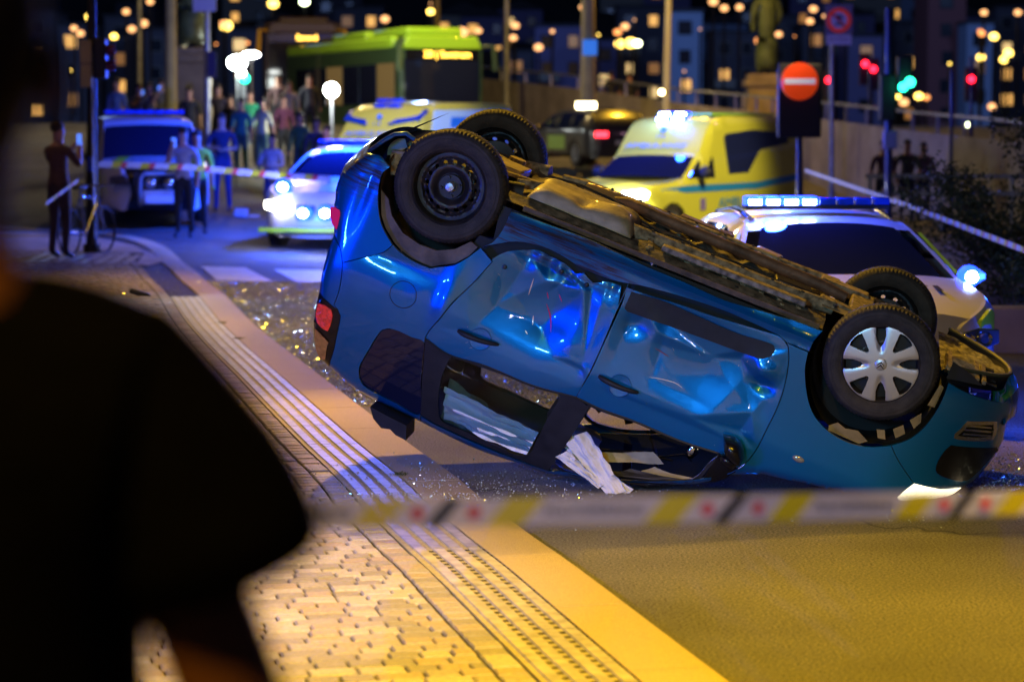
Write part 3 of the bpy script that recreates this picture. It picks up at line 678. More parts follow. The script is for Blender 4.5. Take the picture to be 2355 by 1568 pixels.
# exhaust, heat shield, tank, lines
cobj(MB().tube([(.78, -.12, .19), (.9, -.10, .15), (1.0, -.02, .145), (1.1, 0, .15), (1.6, .0, .155), (2.1, 0, .16), (2.26, .02, .17)], [.03, .032, .036, .033, .034, .036, .03], 16), 'exhaust_pipe', rust_m)
cobj(MB().grid(26, 14, lambda u, v: (.62 + .62*u, -.33 + .30*v, .20 - .055*sin(pi*v) - .012*sin(pi*u) + .003*sin(u*90)*sin(v*60))), 'heat_shield', foil_m, ang=20)
cobj(MB().grid(26, 10, lambda u, v: (1.02 + .3*u, .02 + .14*v, .215 - .02*sin(pi*v) + .004*sin(u*80)*sin(v*50))), 'heat_shield', foil_m, ang=20)
tank = mat('dusty_tank', (.36, .29, .17), .55, coat=.1, noise_s=10, noise_a=.3, bump=.25, bs=30)
def tankf(u, v):
    x = .40 + .62*u; y = .02 + .62*v; e = min(1, min(u, 1-u)*7)*min(1, min(v, 1-v)*7); e = sqrt(max(0, 1-(1-e)**2))
    h = .075*e + .035*exp(-((x-.88)/.10)**2 - ((y-.42)/.14)**2) - .03*exp(-((x-.70)/.05)**2 - ((y-.52)/.08)**2) + .010*exp(-((y-.18)/.02)**2)
    return (x, y, .225 - h)
cobj(MB().grid(40, 40, tankf), 'fuel_tank', tank, ang=60)
cobj(MB().tube([(.42, .05, .16), (.6, .05, .14), (.8, .10, .14), (1.0, .16, .18), (1.2, .22, .205), (2.1, .24, .2)], .008, 6), 'brake_line', black_pl)
for i, y in enumerate((-.20, -.225, -.25)):
    cobj(MB().tube([(1.15, y-.02, .20)] + [(1.25 + .1*k, y + .006*sin(k*1.7+i), .19 + .005*sin(k*2+i)) for k in range(9)] + [(2.15, y-.03, .2)], .0065, 6), 'brake_line', black_pl)
for x in (1.30, 1.46, 1.50, 1.70):
    cobj(MB().box((x, -.23 + .05*(x == 1.5), .175), (.022, .03, .05)), 'line_clip', tank, bevel=.004)
cobj(MB().box((1.75, -.50, .19), (.16, .16, .05), Matrix.Rotation(.15, 3, 'Z')), 'mounting_plate', tank, bevel=.01)
cobj(MB().bar((1.75, -.33, .20), (2.05, -.33, .195), .07, .015), 'floor_bracket', galv, bevel=.004)
rv = random.Random(4)
for k in range(46):
    x = rv.uniform(.45, 2.1); y = rv.uniform(-.72, .72)
    if .4 < x < 1.05 and 0 < y < .65: continue
    cobj(MB().lathe([(0, -.004), (.012, -.004), (.013, .003)], 8, Matrix.Translation((x, y, floorz(x, y) - .001))), 'floor_plug', steel_dk if k % 2 else tank)
for k in range(9):
    x = 1.12 + .11*k; cobj(MB().bar((x, .50, floorz(x, .55) - .004), (x + .02, .62, floorz(x, .6) - .004), .03, .012), 'floor_bead', dirt_m, bevel=.003)
for y0 in (-.62, -.36, .14, .34):
    cobj(MB().tube([(1.0 + .12*k, y0 + .012*sin(k*1.3 + y0*9), .205 + .006*sin(k*2.1)) for k in range(10)], .007, 6), 'cable', black_pl)
cobj(MB().box((1.35, -.62, .195), (.34, .12, .05), Matrix.Rotation(.05, 3, 'Z')), 'floor_cover', sill_b, bevel=.01)
cobj(MB().box((1.95, .20, .19), (.22, .16, .03), Matrix.Rotation(-.1, 3, 'Z')), 'floor_cover', steel_dk, bevel=.01)
# rear axle and suspension
cobj(MB().tube([(.02, .62, .31), (.06, .3, .30), (.06, -.3, .30), (.02, -.62, .31)], .045, 12), 'axle_beam', dirt_m)
for s in (1, -1):
    cobj(MB().tube([(.0, s*.60, .31), (.18, s*.55, .26), (.36, s*.52, .23)], [.05, .045, .05], 10), 'trailing_arm', dirt_m if s < 0 else black_pl)
    cobj(MB().lathe([(.02, -.02), (.06, -.02), (.066, .0), (.055, .02), (.02, .03)], 20, Matrix.Translation((.06, s*.50, .25))), 'spring_seat', dirt_m)
    cobj(MB().tube([(-.02 + .05*cos(t*.6), s*.50 + .05*sin(t*.6), .28 + .004*t) for t in range(44)], .007, 6), 'coil_spring', black_pl)
cobj(MB().box((.02, -.28, .225), (.52, .09, .05), Matrix.Rotation(-.12, 3, 'Y')), 'suspension_member', dirt_m, bevel=.01)
cobj(MB().tube([(.17, -.33, .19), (.17, -.33, .26)], .05, 20), 'spring_cup', dirt_m)
cobj(MB().box((.18, -.02, .215), (.20, .26, .05), Matrix.Rotation(.1, 3, 'Z')), 'canister', tank, bevel=.012)
cobj(MB().bar((.10, .20, .22), (.42, .12, .21), .05, .02), 'axle_bracket', dirt_m, bevel=.005)
cobj(MB().bar((.30, .42, .21), (.44, .30, .19), .03, .05), 'axle_bracket', dirt_m, bevel=.005)
# rear end: torn bumper bottom with the silencer showing
cobj(MB().tube([(-.34, .62, .27), (-.34, .05, .27)], [.085, .085], 20), 'silencer', tank)
cobj(MB().box((-.28, .70, .30), (.18, .05, .14), Matrix.Rotation(.3, 3, 'Y')), 'bumper_bracket', dirt_m, bevel=.01)
cobj(MB().add([(-.52, .72, .30), (-.36, .74, .135), (-.36, -.7, .135), (-.52, -.7, .30)], [(0, 1, 2, 3)]), 'rear_valance', black_pl)
cobj(MB().tube([(-.5, .745, .31), (-.44, .75, .22), (-.395, .75, .165), (-.337, .75, .137), (-.28, .75, .15)], .013, 8), 'torn_bumper_edge', car_paint)
cobj(MB().add([(-.48, .55, .28), (-.40, .55, .16), (-.30, .62, .15), (-.33, .66, .2), (-.24, .70, .30)], [(0, 1, 2, 3, 4)]), 'splash_shield', black_pl)
cobj(MB().box((-.12, 0, .29), (.26, 1.1, .1)), 'rear_floor', inner)
# front subframe and arms
cobj(MB().box((2.24, .34, .185), (.26, .11, .045), Matrix.Rotation(-.06, 3, 'Y')), 'subframe', dirt_m, bevel=.012)
cobj(MB().box((2.24, -.34, .185), (.30, .16, .06)), 'subframe', dirt_m, bevel=.012)
cobj(MB().box((2.36, 0, .20), (.14, .8, .06)), 'subframe_cross_member', dirt_m, bevel=.012)
for s in (1, -1):
    cobj(MB().tube([(2.34, s*.36, .20), (2.50, s*.58, .22), (2.54, s*.64, .24)], [.035, .028, .035], 10), 'control_arm', dirt_m)
    cobj(MB().add([(2.10, s*.36, .175), (2.36, s*.40, .175), (2.40, s*.52, .19), (2.14, s*.50, .19)], [(0, 1, 2, 3)]), 'mounting_plate', tank)
    cobj(MB().tube([(2.2, s*.44, .165), (2.2, s*.44, .18)], .018, 12), 'bolt_head', steel_dk)
cobj(MB().box((2.55, 0, .33), (.5, .7, .2)), 'engine_sump', steel_dk, bevel=.03)
# front undertray, ribs, slats and rubber lip
def lipc(t): # t -1..1 across
    a = t*1.0; return (3.275 - .36*abs(t)**2.2, .60*t*1.06)
cobj(MB().grid(20, 30, lambda u, v: (2.86 + (lipc(2*v-1)[0]-2.86)*u, lipc(2*v-1)[1]*(1), .245 + .01*sin(u*18)*sin(v*40))), 'undertray', mat('undertray', (.30, .26, .14), .75, bump=.7, bs=40, noise_s=22, noise_a=.7), ang=20)
for i in range(9):
    y = .62 - .045*i*1.0
    cobj(MB().bar((2.88, y, .222), (3.06, y, .225), .010, .022), 'undertray_rib', dirt_m)
for x in (2.90, 3.06, 3.10):
    cobj(MB().bar((x, .66, .222), (x + .01, .1, .222), .022, .02), 'undertray_rib', dirt_m)
for y in (.5, .35, .2, .05):
    cobj(MB().box((3.15, y, .238), (.07, .07, .008)), 'undertray_opening', inner)
lp = [lipc(-1 + 2*i/40) for i in range(41)]
cobj(MB().add([(x, y, z) for x, y in lp for z in (.205, .30)], [(2*i, 2*i+1, 2*i+3, 2*i+2) for i in range(40)]), 'rubber_lip', black_pl)
cobj(MB().tube([(x, y, .205) for x, y in lp], .012, 6), 'rubber_lip_edge', mat('olive_rubber', (.10, .09, .04), .6))
cobj(MB().add([(x, y + .005, z) for x, y, z in [(2.90, .70, .27), (2.90, .70, .17), (3.02, .69, .2), (3.10, .66, .24)]], [(0, 1, 2, 3)]), 'torn_lip', black_pl)

# ---- interior seen through the windows
fab = mat('seat_fabric', (.05, .035, .03), .9, noise_s=30)
def seat(x, y, rear=False):
    m = MB(); m.box((x, y, .62), (.50, .48, .14)); cobj(m, 'seat_cushion', fab, bevel=.05)
    m = MB().box((x-.26, y, .93), (.13, .46, .60), Matrix.Rotation(-.25, 3, 'Y')); cobj(m, 'seat_back', fab, bevel=.05)
    cobj(MB().box((x-.36, y, 1.33), (.09, .26, .17), Matrix.Rotation(-.2, 3, 'Y')), 'headrest', fab, bevel=.04)
seat(1.35, .36); seat(1.35, -.36); seat(.55, .36); seat(.55, -.36)
cobj(MB().box((1.98, 0, .93), (.35, 1.4, .30), Matrix.Rotation(.2, 3, 'Y')), 'dashboard', dark_int, bevel=.05)
cobj(MB().tube([(1.72 - .08*sin(t*pi/12)*.4, .37 + .18*cos(t*pi/12), 1.02 + .18*sin(t*pi/12)) for t in range(25)], .014, 8), 'steering_wheel', black_pl)
# roof lining
cobj(MB().grid(16, 8, lambda u, v: (-.1 + 1.35*u, -.64 + 1.28*v, 1.615 + .02*sin(pi*v))), 'headliner', mat('headliner', (.22, .20, .18), .9))
for (a, b) in (((1.16, -.70, 1.18), (1.36, -.66, 1.50)), ((1.36, -.70, 1.16), (1.14, -.66, 1.50)), ((1.50, -.70, 1.13), (1.50, -.66, 1.50))):
    cobj(MB().bar(a, b, .012, .05), 'seat_belt', black_pl)
def cloth(name, P, nu, nv, amp, seed, m=cloth_w):
    """bilinear sheet with folds between four corners"""
    A, B, C_, D = [Vector(p) for p in P]
    def f(u, v):
        p = A*(1-u)*(1-v) + B*u*(1-v) + C_*u*v + D*(1-u)*v; n = (B-A).cross(D-A).normalized()
        return p + n*(amp*(noise.noise(Vector((u*3+seed, v*5, seed))) + .35*sin(v*26 + 5*u + seed)*u + .4*abs(noise.noise(Vector((u*7, v*9, seed+3))))))
    return cobj(MB().grid(nu, nv, f), name, m, ang=60)
cloth('curtain_airbag', [(.36, .70, 1.39), (.95, .72, 1.42), (.93, .67, 1.585), (.42, .66, 1.58)], 40, 18, .05, 1, mat('airbag_cloth', (.85, .85, .85), .8, bump=.3, bs=24))
cloth('curtain_airbag', [(.36, .60, 1.36), (.62, .60, 1.42), (.70, .62, 1.60), (.40, .62, 1.60)], 20, 12, .06, 4, mat('grey_cloth', (.3, .28, .25), .9))
cloth('curtain_airbag', [(1.09, .74, 1.40), (1.20, .76, 1.30), (1.53, .80, 1.52), (1.44, .82, 1.585)], 34, 14, .035, 7)
cloth('curtain_airbag', [(1.09, .78, 1.50), (1.14, .78, 1.44), (1.40, .80, 1.535), (1.38, .81, 1.565)], 26, 12, .03, 12)
cloth('curtain_airbag', [(1.08, .70, 1.44), (1.15, .72, 1.42), (1.56, .78, 1.50), (1.52, .80, 1.585)], 34, 10, .03, 9)
card = mat('torn_trim', (.30, .26, .15), .7, noise_s=8, bump=.2)
cloth('torn_trim', [(1.26, .62, 1.44), (1.58, .60, 1.30), (1.66, .60, 1.34), (1.30, .66, 1.47)], 14, 5, .015, 2, card)
cloth('torn_trim', [(1.45, .66, 1.49), (1.62, .60, 1.38), (1.86, .66, 1.34), (1.80, .70, 1.385)], 16, 5, .02, 5, card)
cloth('torn_trim', [(1.30, .70, 1.535), (1.5, .66, 1.43), (1.84, .70, 1.345), (1.80, .72, 1.37)], 16, 5, .02, 6, black_pl)
for P in ([(1.62, .5, 1.34), (1.75, .5, 1.27), (1.80, .5, 1.29)], [(1.35, .7, 1.55), (1.6, .72, 1.47), (1.82, .72, 1.36)], [(1.3, .55, 1.42), (1.5, .5, 1.36), (1.7, .5, 1.33)]):
    cobj(MB().tube(P, .006, 6), 'trim_wire', black_gloss)
cobj(MB().ell((1.78, .55, 1.22), (.035, .02, .05), 10), 'inner_mirror', chrome)

# paint chips and scratches with an edge of their own on the doors
chip = mat('bare_metal_chip', (.75, .7, .6), .3, .6); pink = mat('pink_scratch', (.60, .01, .12), .4, emit=None)
def scratch(pts, w0, m, dd, name='scratch'):
    P = crom(pts, .01); vs = []
    for i, (x, z) in enumerate(P):
        t = i/(len(P)-1); wd = w0*sin(pi*min(.98, max(.02, t)))**.6
        a = P[max(0, i-1)]; b = P[min(len(P)-1, i+1)]; L = math.dist(a, b) or 1; nx, nz = -(b[1]-a[1])/L, (b[0]-a[0])/L
        for k in (-1, 1):
            xx, zz = x + nx*wd*k, z + nz*wd*k; vs.append((xx, cw_half(xx, zz) + dd(xx, zz) + .0015, zz))
    cobj(MB().add(vs, [(2*i, 2*i+1, 2*i+3, 2*i+2) for i in range(len(P)-1)]), name, m)
def px2(cx, cy, k, x0, y0):  # positions of marks measured on the door skin
    return None
scratch([(.735, .71), (.78, .77), (.815, .845)], .004, pink, d_rear); scratch([(.78, .63), (.81, .665)], .003, pink, d_rear); scratch([(.715, .645), (.735, .68)], .003, pink, d_rear)
scratch([(.62, .60), (.625, .70)], .003, chip, d_rear); scratch([(.69, .80), (.705, .85)], .004, chip, d_rear); scratch([(.68, .89), (.70, .905)], .004, chip, d_rear)
scratch([(1.41, .86), (1.47, .845), (1.55, .835), (1.60, .845)], .0022, chip, d_front); scratch([(1.38, .70), (1.47, .715)], .003, mat('red_scratch', (.25, .03, .02), .5), d_front)
rr_ = random.Random(5)
for i in range(18):
    x = rr_.uniform(.35, 2.0); z = rr_.uniform(.55, 1.1)
    dd = d_rear if x < 1.08 else d_front
    if 1.06 < x < 1.15: continue
    scratch([(x, z), (x + rr_.uniform(-.015, .015), z + rr_.uniform(.004, .014))], rr_.uniform(.001, .0028), chip, dd, 'paint_chip')

hl_ = lamp('headlamp_light', cw((3.30, .62, .86)), (1, .85, .55), 90, .05, cw((4.6, .45, 1.0)), 95, .9)

# ---------------------------------------------------------------- ground
asphalt = mat("asphalt", (.125, .118, .105), .8, noise_s=75, noise_a=.8, bump=1.0, bs=110, detail=8)
_n, _l, _b = nodes(asphalt)
_tc = _n.new('ShaderNodeTexCoord'); _z = _n.new('ShaderNodeTexNoise'); _z.inputs['Scale'].default_value = .55; _z.inputs['Detail'].default_value = 5; _l.new(_tc.outputs['Object'], _z.inputs['Vector'])
_rp = _n.new('ShaderNodeMapRange'); _rp.inputs[1].default_value = .3; _rp.inputs[2].default_value = .7; _rp.inputs[3].default_value = .6; _rp.inputs[4].default_value = 1.35; _l.new(_z.outputs[0], _rp.inputs[0])
_mx = _n.new('ShaderNodeMix'); _mx.data_type = 'RGBA'; _mx.blend_type = 'MULTIPLY'; _mx.inputs[0].default_value = 1
_old = _b.inputs['Base Color'].links[0].from_socket; _l.new(_old, _mx.inputs[6]); _l.new(_rp.outputs[0], _mx.inputs[7]); _l.new(_mx.outputs[2], _b.inputs['Base Color'])
_v = _n.new('ShaderNodeTexVoronoi'); _v.feature = 'DISTANCE_TO_EDGE'; _v.inputs['Scale'].default_value = .22; _nn = _n.new('ShaderNodeTexNoise'); _nn.inputs['Scale'].default_value = 2.2; _ad = _n.new('ShaderNodeVectorMath'); _ad.operation = 'ADD'
_l.new(_tc.outputs['Object'], _nn.inputs['Vector']); _l.new(_tc.outputs['Object'], _ad.inputs[0]); _l.new(_nn.outputs['Color'], _ad.inputs[1]); _l.new(_ad.outputs[0], _v.inputs['Vector'])
_cr = _n.new('ShaderNodeMapRange'); _cr.inputs[1].default_value = 0; _cr.inputs[2].default_value = .006; _cr.inputs[3].default_value = .25; _cr.inputs[4].default_value = 1; _l.new(_v.outputs['Distance'], _cr.inputs[0])
_m4 = _n.new('ShaderNodeMix'); _m4.data_type = 'RGBA'; _m4.blend_type = 'MULTIPLY'; _m4.inputs[0].default_value = 1; _l.new(_mx.outputs[2], _m4.inputs[6]); _l.new(_cr.outputs[0], _m4.inputs[7]); _l.new(_m4.outputs[2], _b.inputs['Base Color'])
ys = [-6 + i*1.0 for i in range(200)]; xs = [-70 + i*2.0 for i in range(71)]
m = MB(); nyy, nxx = len(ys), len(xs)
m.add([(x, y, gz(x, y)) for x in xs for y in ys], [(i*nyy+j, (i+1)*nyy+j, (i+1)*nyy+j+1, i*nyy+j+1) for i in range(nxx-1) for j in range(nyy-1)])
tag(m.obj('road', asphalt), 'dark asphalt road sweeping past the overturned car', None, None, 'structure')

KO = [(3.3, -3), (2.45, 1), (1.65, 4.5), (.79, 8.46), (.31, 10.7), (.15, 11.38), (-.13, 12.63), (-.29, 13.47), (-.64, 15.02), (-.9, 16.23), (-1.21, 17.69), (-1.53, 19.2), (-2.11, 21.89), (-2.7, 24.79), (-3.41, 28.59), (-3.99, 31.25), (-4.33, 32.87), (-4.65, 34.2), (-4.95, 35.6), (-5.35, 37.2), (-6.0, 39.0), (-7.0, 40.6), (-8.6, 41.8), (-11, 42.6), (-16, 43)]
KC = crom(KO, .1)
_s = [0]
for a, b in zip(KC, KC[1:]): _s.append(_s[-1] + math.dist(a, b))
_KX = np.array([p[0] for p in KC]); _KY = np.array([p[1] for p in KC]); _s = np.array(_s); KLEN = _s[-1]
def K(s, t):
    """point s metres along the kerb line and t metres into the pavement"""
    x = np.interp(s, _s, _KX); y = np.interp(s, _s, _KY); e = .4
    dx = np.interp(s+e, _s, _KX) - np.interp(s-e, _s, _KX); dy = np.interp(s+e, _s, _KY) - np.interp(s-e, _s, _KY); L = math.hypot(dx, dy)
    return float(x - dy/L*t), float(y + dx/L*t)
PZ = .06
def KP(s, t, z): x, y = K(s, t); return Vector((x, y, gz(x, y) + z))
mortar = mat('mortar_sand', (.035, .03, .02), .95, noise_s=40)
pav = MB()
# bed under the paving, sheet from the kerb to far left
st = [i*.5 for i in range(int(KLEN/.5))]
vs = []
for s in st:
    for t in (.03, .9, 2, 4, 8, 16, 30):
        x, y = K(s, .9 if t > .9 else t)
        if t > .9: x -= (t-.9)
        vs.append((x, y, gz(x, y) + PZ - .014))
pav.add(vs, [(i*7+j, (i+1)*7+j, (i+1)*7+j+1, i*7+j+1) for i in range(len(st)-1) for j in range(6)])
pavement = tag(pav.obj('pavement', mortar), 'light paving stones of the pavement left of the road', None, None, 'structure')
far_pav = None
granite = mat('kerb_granite', (.46, .36, .22), .75, noise_s=220, noise_a=.35, bump=.5, bs=240)
stone_ms = [mat('paver', c, .62, noise_s=50, noise_a=.2, bump=.4, bs=90, spec=.6) for c in ((.32, .28, .24), (.25, .22, .19), (.40, .36, .31), (.34, .27, .20))]
slab_m = mat('tactile_slab', (.36, .31, .20), .7, noise_s=60, noise_a=.25, bump=.3, bs=90); rib_m = mat('tactile_rib', (.33, .30, .26), .5, noise_s=12, noise_a=.35, spec=.5)
# kerb stones
s = 0.0; i = 0
while s < KLEN - 1.3:
    L = 1.2; m = MB(); q = []
    for k in range(4):
        a = s + .004 + (L-.008)*k/3
        q.append([KP(a, .0, -.05), KP(a, .0, PZ-.012), KP(a, .014, PZ), KP(a, .315, PZ), KP(a, .318, PZ-.05)])
    vs = [p for r in q for p in r]; m.add(vs, [(r*5+c, r*5+c+1, (r+1)*5+c+1, (r+1)*5+c) for r in range(3) for c in range(4)] + [(0, 1, 2, 3, 4), (19, 18, 17, 16, 15)])
    m.obj('kerb_stone', granite, pavement, ang=50); s += L
# tactile slabs: base plate, flat bands and cross slots
s = .4; n_ = 0
hole_m = mat('slot_dark', (.02, .017, .012), .9)
while s < 31:
    L = .95; m = MB(); t0, t1 = .325, .665
    g = [KP(s+.004, t0, PZ-.004), KP(s+L-.004, t0, PZ-.004), KP(s+L-.004, t1, PZ-.004), KP(s+.004, t1, PZ-.004)]
    vs = g + [p - Vector((0, 0, .03)) for p in g]; m.add(vs, [(0, 1, 2, 3), (0, 4, 5, 1), (1, 5, 6, 2), (2, 6, 7, 3), (3, 7, 4, 0)], 0)
    for b_ in range(4):
        ta = t0 + .085*b_ + .006; tb = ta + .050
        for e in range(2):
            sa = s + .006 + (L-.012)*e/2; sb = s + .006 + (L-.012)*(e+1)/2
            vs = [KP(sa, ta, PZ+.003), KP(sb, ta, PZ+.003), KP(sb, tb, PZ+.003), KP(sa, tb, PZ+.003), KP(sa, ta-.004, PZ-.005), KP(sb, ta-.004, PZ-.005), KP(sb, tb+.004, PZ-.005), KP(sa, tb+.004, PZ-.005)]
            m.add(vs, [(0, 1, 2, 3), (0, 4, 5, 1), (1, 5, 6, 2), (2, 6, 7, 3), (3, 7, 4, 0)], 1)
        for k in range(11 if s < 14 else 0):
            sa = s + .03 + k*.085; tc = ta - .013
            vs = [KP(sa, tc-.016, PZ-.0022), KP(sa+.035, tc-.016, PZ-.0022), KP(sa+.035, tc+.012, PZ-.0022), KP(sa, tc+.012, PZ-.0022)]
            m.add(vs, [(0, 1, 2, 3)], 2)
    m.obj('tactile_slab', [slab_m, rib_m, hole_m], pavement, smooth=False); s += L
# edging row and field bricks
rr_ = random.Random(2)
def brick(mb, s, t, L, Wd, mi=0, rng=rr_):
    z = PZ + rng.uniform(-.003, .003); a = rng.uniform(-.02, .02); g = .004; tl = rng.uniform(-.002, .002)
    c = [(s+g, t+g), (s+L-g, t+g), (s+L-g, t+Wd-g), (s+g, t+Wd-g)]; c2 = [(s+g+.006, t+g+.006), (s+L-g-.006, t+g+.006), (s+L-g-.006, t+Wd-g-.006), (s+g+.006, t+Wd-g-.006)]
    vs = [KP(u, v, z+tl) for u, v in c2] + [KP(u, v, z-.007) for u, v in c] + [KP(u, v, z-.03) for u, v in c]
    fs = [(0, 1, 2, 3)] + [(i, i+4, (i+1) % 4+4, (i+1) % 4) for i in range(4)] + [(i+4, i+8, (i+1) % 4+8, (i+1) % 4+4) for i in range(4)]
    mb.add(vs, fs, mi)
lst = []
s = 4.2; row = 0
while s < 40:
    pitch = .112
    lst.append((s, .672, pitch, .122, 'edging_brick'))
    t = .80 + (.07 if row % 2 else 0) - .07*(row % 2)
    first = rr_.choice((.06, .12, .09)); t = .80
    lst.append((s, t, pitch, first, 'brick')); t += first
    tmax = 4.6 if s > 14 else 3.6
    while t < tmax:
        w_ = rr_.choice((.12, .12, .18, .13)); lst.append((s, t, pitch, w_, 'brick')); t += w_
    s += pitch; row += 1
def seen(s, t):
    x, y = K(s, t); Y = y
    if Y < 3: return 0
    px = 1177 + 5558*x/Y; py = 290 + 5558*(CAM_H-PZ)/Y
    if px < -60 or px > 2400 or py > 1640: return 0
    if px < 395 and py > 700: return 0
    if px < 640 - max(0, (1000-py))*.5 and py < 1500 and py > 650: return 0
    return 1/Y
vis = sorted([(-seen(b[0], b[1]), i) for i, b in enumerate(lst)]); near = set(i for q, i in vis[:300] if q < 0)
rest = MB()
for i, b in enumerate(lst):
    if i in near:
        m = MB(); brick(m, *b[:4]); m.obj(b[4], rr_.choice(stone_ms), pavement, smooth=False)
    else: brick(rest, *b[:4], mi=rr_.randrange(4))
tag(rest.obj('bricks', stone_ms, pavement, smooth=False), kind='stuff')
# tactile field at the crossing and smooth slabs on the corner
m = MB()
for k in range(9):
    for r in range(2):
        x0 = -6.75 + .19*k + r*.0; y0 = 33.4; y1 = 35.2
        if r: x0 = -7.6 + .13*k; y0 = 30.2; y1 = 32.2
        z = gz(x0, y0) + PZ
        m.add([(x0, y0, z+.004), (x0+.10, y0, z+.004), (x0+.04, y1, gz(x0, y1)+PZ+.004), (x0-.06, y1, gz(x0, y1)+PZ+.004)], [(0, 1, 2, 3)])
tag(m.obj('tactile_ribs', rib_m, pavement, smooth=False), kind='stuff')
m = MB(); corner = mat('corner_slab', (.42, .33, .24), .7, noise_s=3)
cp = [(-5.0, 33.2), (-4.9, 34.0), (-5.3, 35.6), (-5.8, 37.0), (-6.6, 38.6), (-7.6, 40.0), (-9, 41.0), (-14, 41.6), (-14, 36.0), (-8, 35.6), (-5.4, 35.5), (-5.2, 33.4)]
V, F = fill2d(cp, (), .7); m.add([(x, y, gz(x, y)+PZ+.008) for x, y in V], F); m.obj('corner_slab', corner, pavement, smooth=False)
# zebra stripes
zp = mat('road_paint', (.62, .62, .62), .6, noise_s=12, noise_a=.2, bump=.3, bs=60)
zeb = [(-4.41, 34.16, -3.74, -3.09, 31.54, -3.88)]
for k in range(6):
    dx = 1.06*k; m = MB(); q = [(-4.41+dx, 34.16-.55*k*.4), (-3.78+dx, 34.2-.55*k*.4), (-3.12+dx, 31.5-.45*k*.4), (-3.86+dx, 31.6-.45*k*.4)]
    m.add([(x, y, gz(x, y)+.006) for x, y in q], [(0, 1, 2, 3)])
    tag(m.obj('zebra_stripe', zp), None, None, 'zebra crossing stripes', 'structure')['label'] = ('white zebra crossing stripe nearest the pavement corner', 'white zebra stripe beside the tail of the overturned car', 'third zebra stripe hidden behind the overturned car', 'fourth zebra stripe hidden behind the overturned car', 'fifth zebra stripe towards the far kerb', 'last zebra stripe towards the far kerb')[k]
# broken glass
shard = mat('shattered_glass', (.62, .70, .75), .18, metal=.45, spec=1)
def glass(n, f, sz, name='broken_glass', label='', seed=1):
    r = random.Random(seed); m = MB()
    for i in range(n):
        x, y = f(r); s_ = r.uniform(.4, 1)*sz; a = Matrix.Rotation(r.uniform(0, 6.3), 3, (r.uniform(-1, 1), r.uniform(-1, 1), r.uniform(-1, 1)))
        # on the pavement the ground is higher
        k = np.interp(y, _KY[:400], _KX[:400]); z = gz(x, y) + (PZ if x < k else 0) + s_*.45
        m.box((x, y, z), (s_, s_*.9, s_*.6), a)
    return tag(m.obj(name, shard, smooth=False), label, 'glass', None, 'stuff')
glass(15000, lambda r: (lambda y: (float(np.interp(y, _KY[:400], _KX[:400])) + 3.0*r.random()**1.2 + .05, y))(17.5 + 14*r.random()), .019, label='blanket of shattered glass crumbs on the road behind the car', seed=1)
glass(900, lambda r: (r.uniform(-.9, 2.2), 12.9 - abs(r.gauss(0, .22))), .009, label='fine green glass crumbs along the edge of the crushed roof', seed=2)
glass(600, lambda r: (r.gauss(-.1, .5), r.gauss(13.4, .45)), .009, label='scattered glass crumbs in the shadow beneath the tail', seed=3)
glass(3000, lambda r: (r.uniform(2.3, 5.2), r.gauss(14.0, .5)), .010, label='glittering glass crumbs spread in front of the nose', seed=4)
glass(500, lambda r: (r.uniform(-6.8, -3.6), r.uniform(25, 33)), .016, label='glass crumbs scattered over the pavement corner', seed=5)
# weeds in the kerb joint
gm = mat('weed', (.05, .08, .01), .7)
for i, (sx, t) in enumerate(((11.95, .32), (13.6, .33), (10.6, .32))):
    pass
for lab, y0, n in (('small green weed in the kerb joint below the car tail', 13.6, 26), ('tuft of weed in the joint beside the tape', 12.2, 20), ('moss tuft at the inner kerb edge near the glass', 22.4, 26), ('moss tuft at the inner kerb edge further from the tail', 24.2, 26)):
    k = np.interp(y0, _KY[:400], _KX[:400]) - .33; m = MB(); r = random.Random(int(y0*10))
    for j in range(n*3):
        a = r.uniform(0, 6.3); L = r.uniform(.01, .035); bx = k + r.gauss(0, .025); by = y0 + r.gauss(0, .03)
        m.add([(bx-.002, by, PZ), (bx+.002, by, PZ), (bx+L*cos(a), by+L*sin(a), PZ+L*.6)], [(0, 1, 2)])
    tag(m.obj('weed', gm, smooth=False), lab, 'plant')

tw_ = MB(); tw_.tube([(.40, 9.92, .012), (.425, 9.97, .03), (.43, 10.03, .012)], .004, 5); tw_.tube([(.425, 9.97, .03), (.45, 9.98, .045)], .003, 5)
tag(tw_.obj('twig', mat('twig', (.02, .012, .008), .9)), 'small dark twig lying alone on the yellow lit asphalt', 'twig')

# ---------------------------------------------------------------- people
skin_m = mat('skin', (.42, .22, .14), .6); hair_m = mat('hair', (.03, .02, .015), .8); shoe_m = mat('shoe', (.015, .015, .015), .5)
_cols = {}
def cloth_col(c):
    if c not in _cols: _cols[c] = mat('cloth', c, .85, noise_s=14, noise_a=.2)
    return _cols[c]
def skin_mesh(name, verts, edges, rad, root=0, sub=1):
    me = bpy.data.meshes.new(name); me.from_pydata([tuple(v) for v in verts], edges, []); o = bpy.data.objects.new(name, me); COL.objects.link(o)
    o.modifiers.new('skin', 'SKIN'); sl = me.skin_vertices[0].data
    for i, r in enumerate(rad): sl[i].radius = (r, r) if not isinstance(r, tuple) else r; sl[i].use_root = (i == root)
    s = o.modifiers.new('sub', 'SUBSURF'); s.levels = s.render_levels = sub
    dg = bpy.context.evaluated_depsgraph_get(); out = bpy.data.meshes.new_from_object(o.evaluated_get(dg)); bpy.data.objects.remove(o)
    out.polygons.foreach_set('use_smooth', [True]*len(out.polygons)); return out
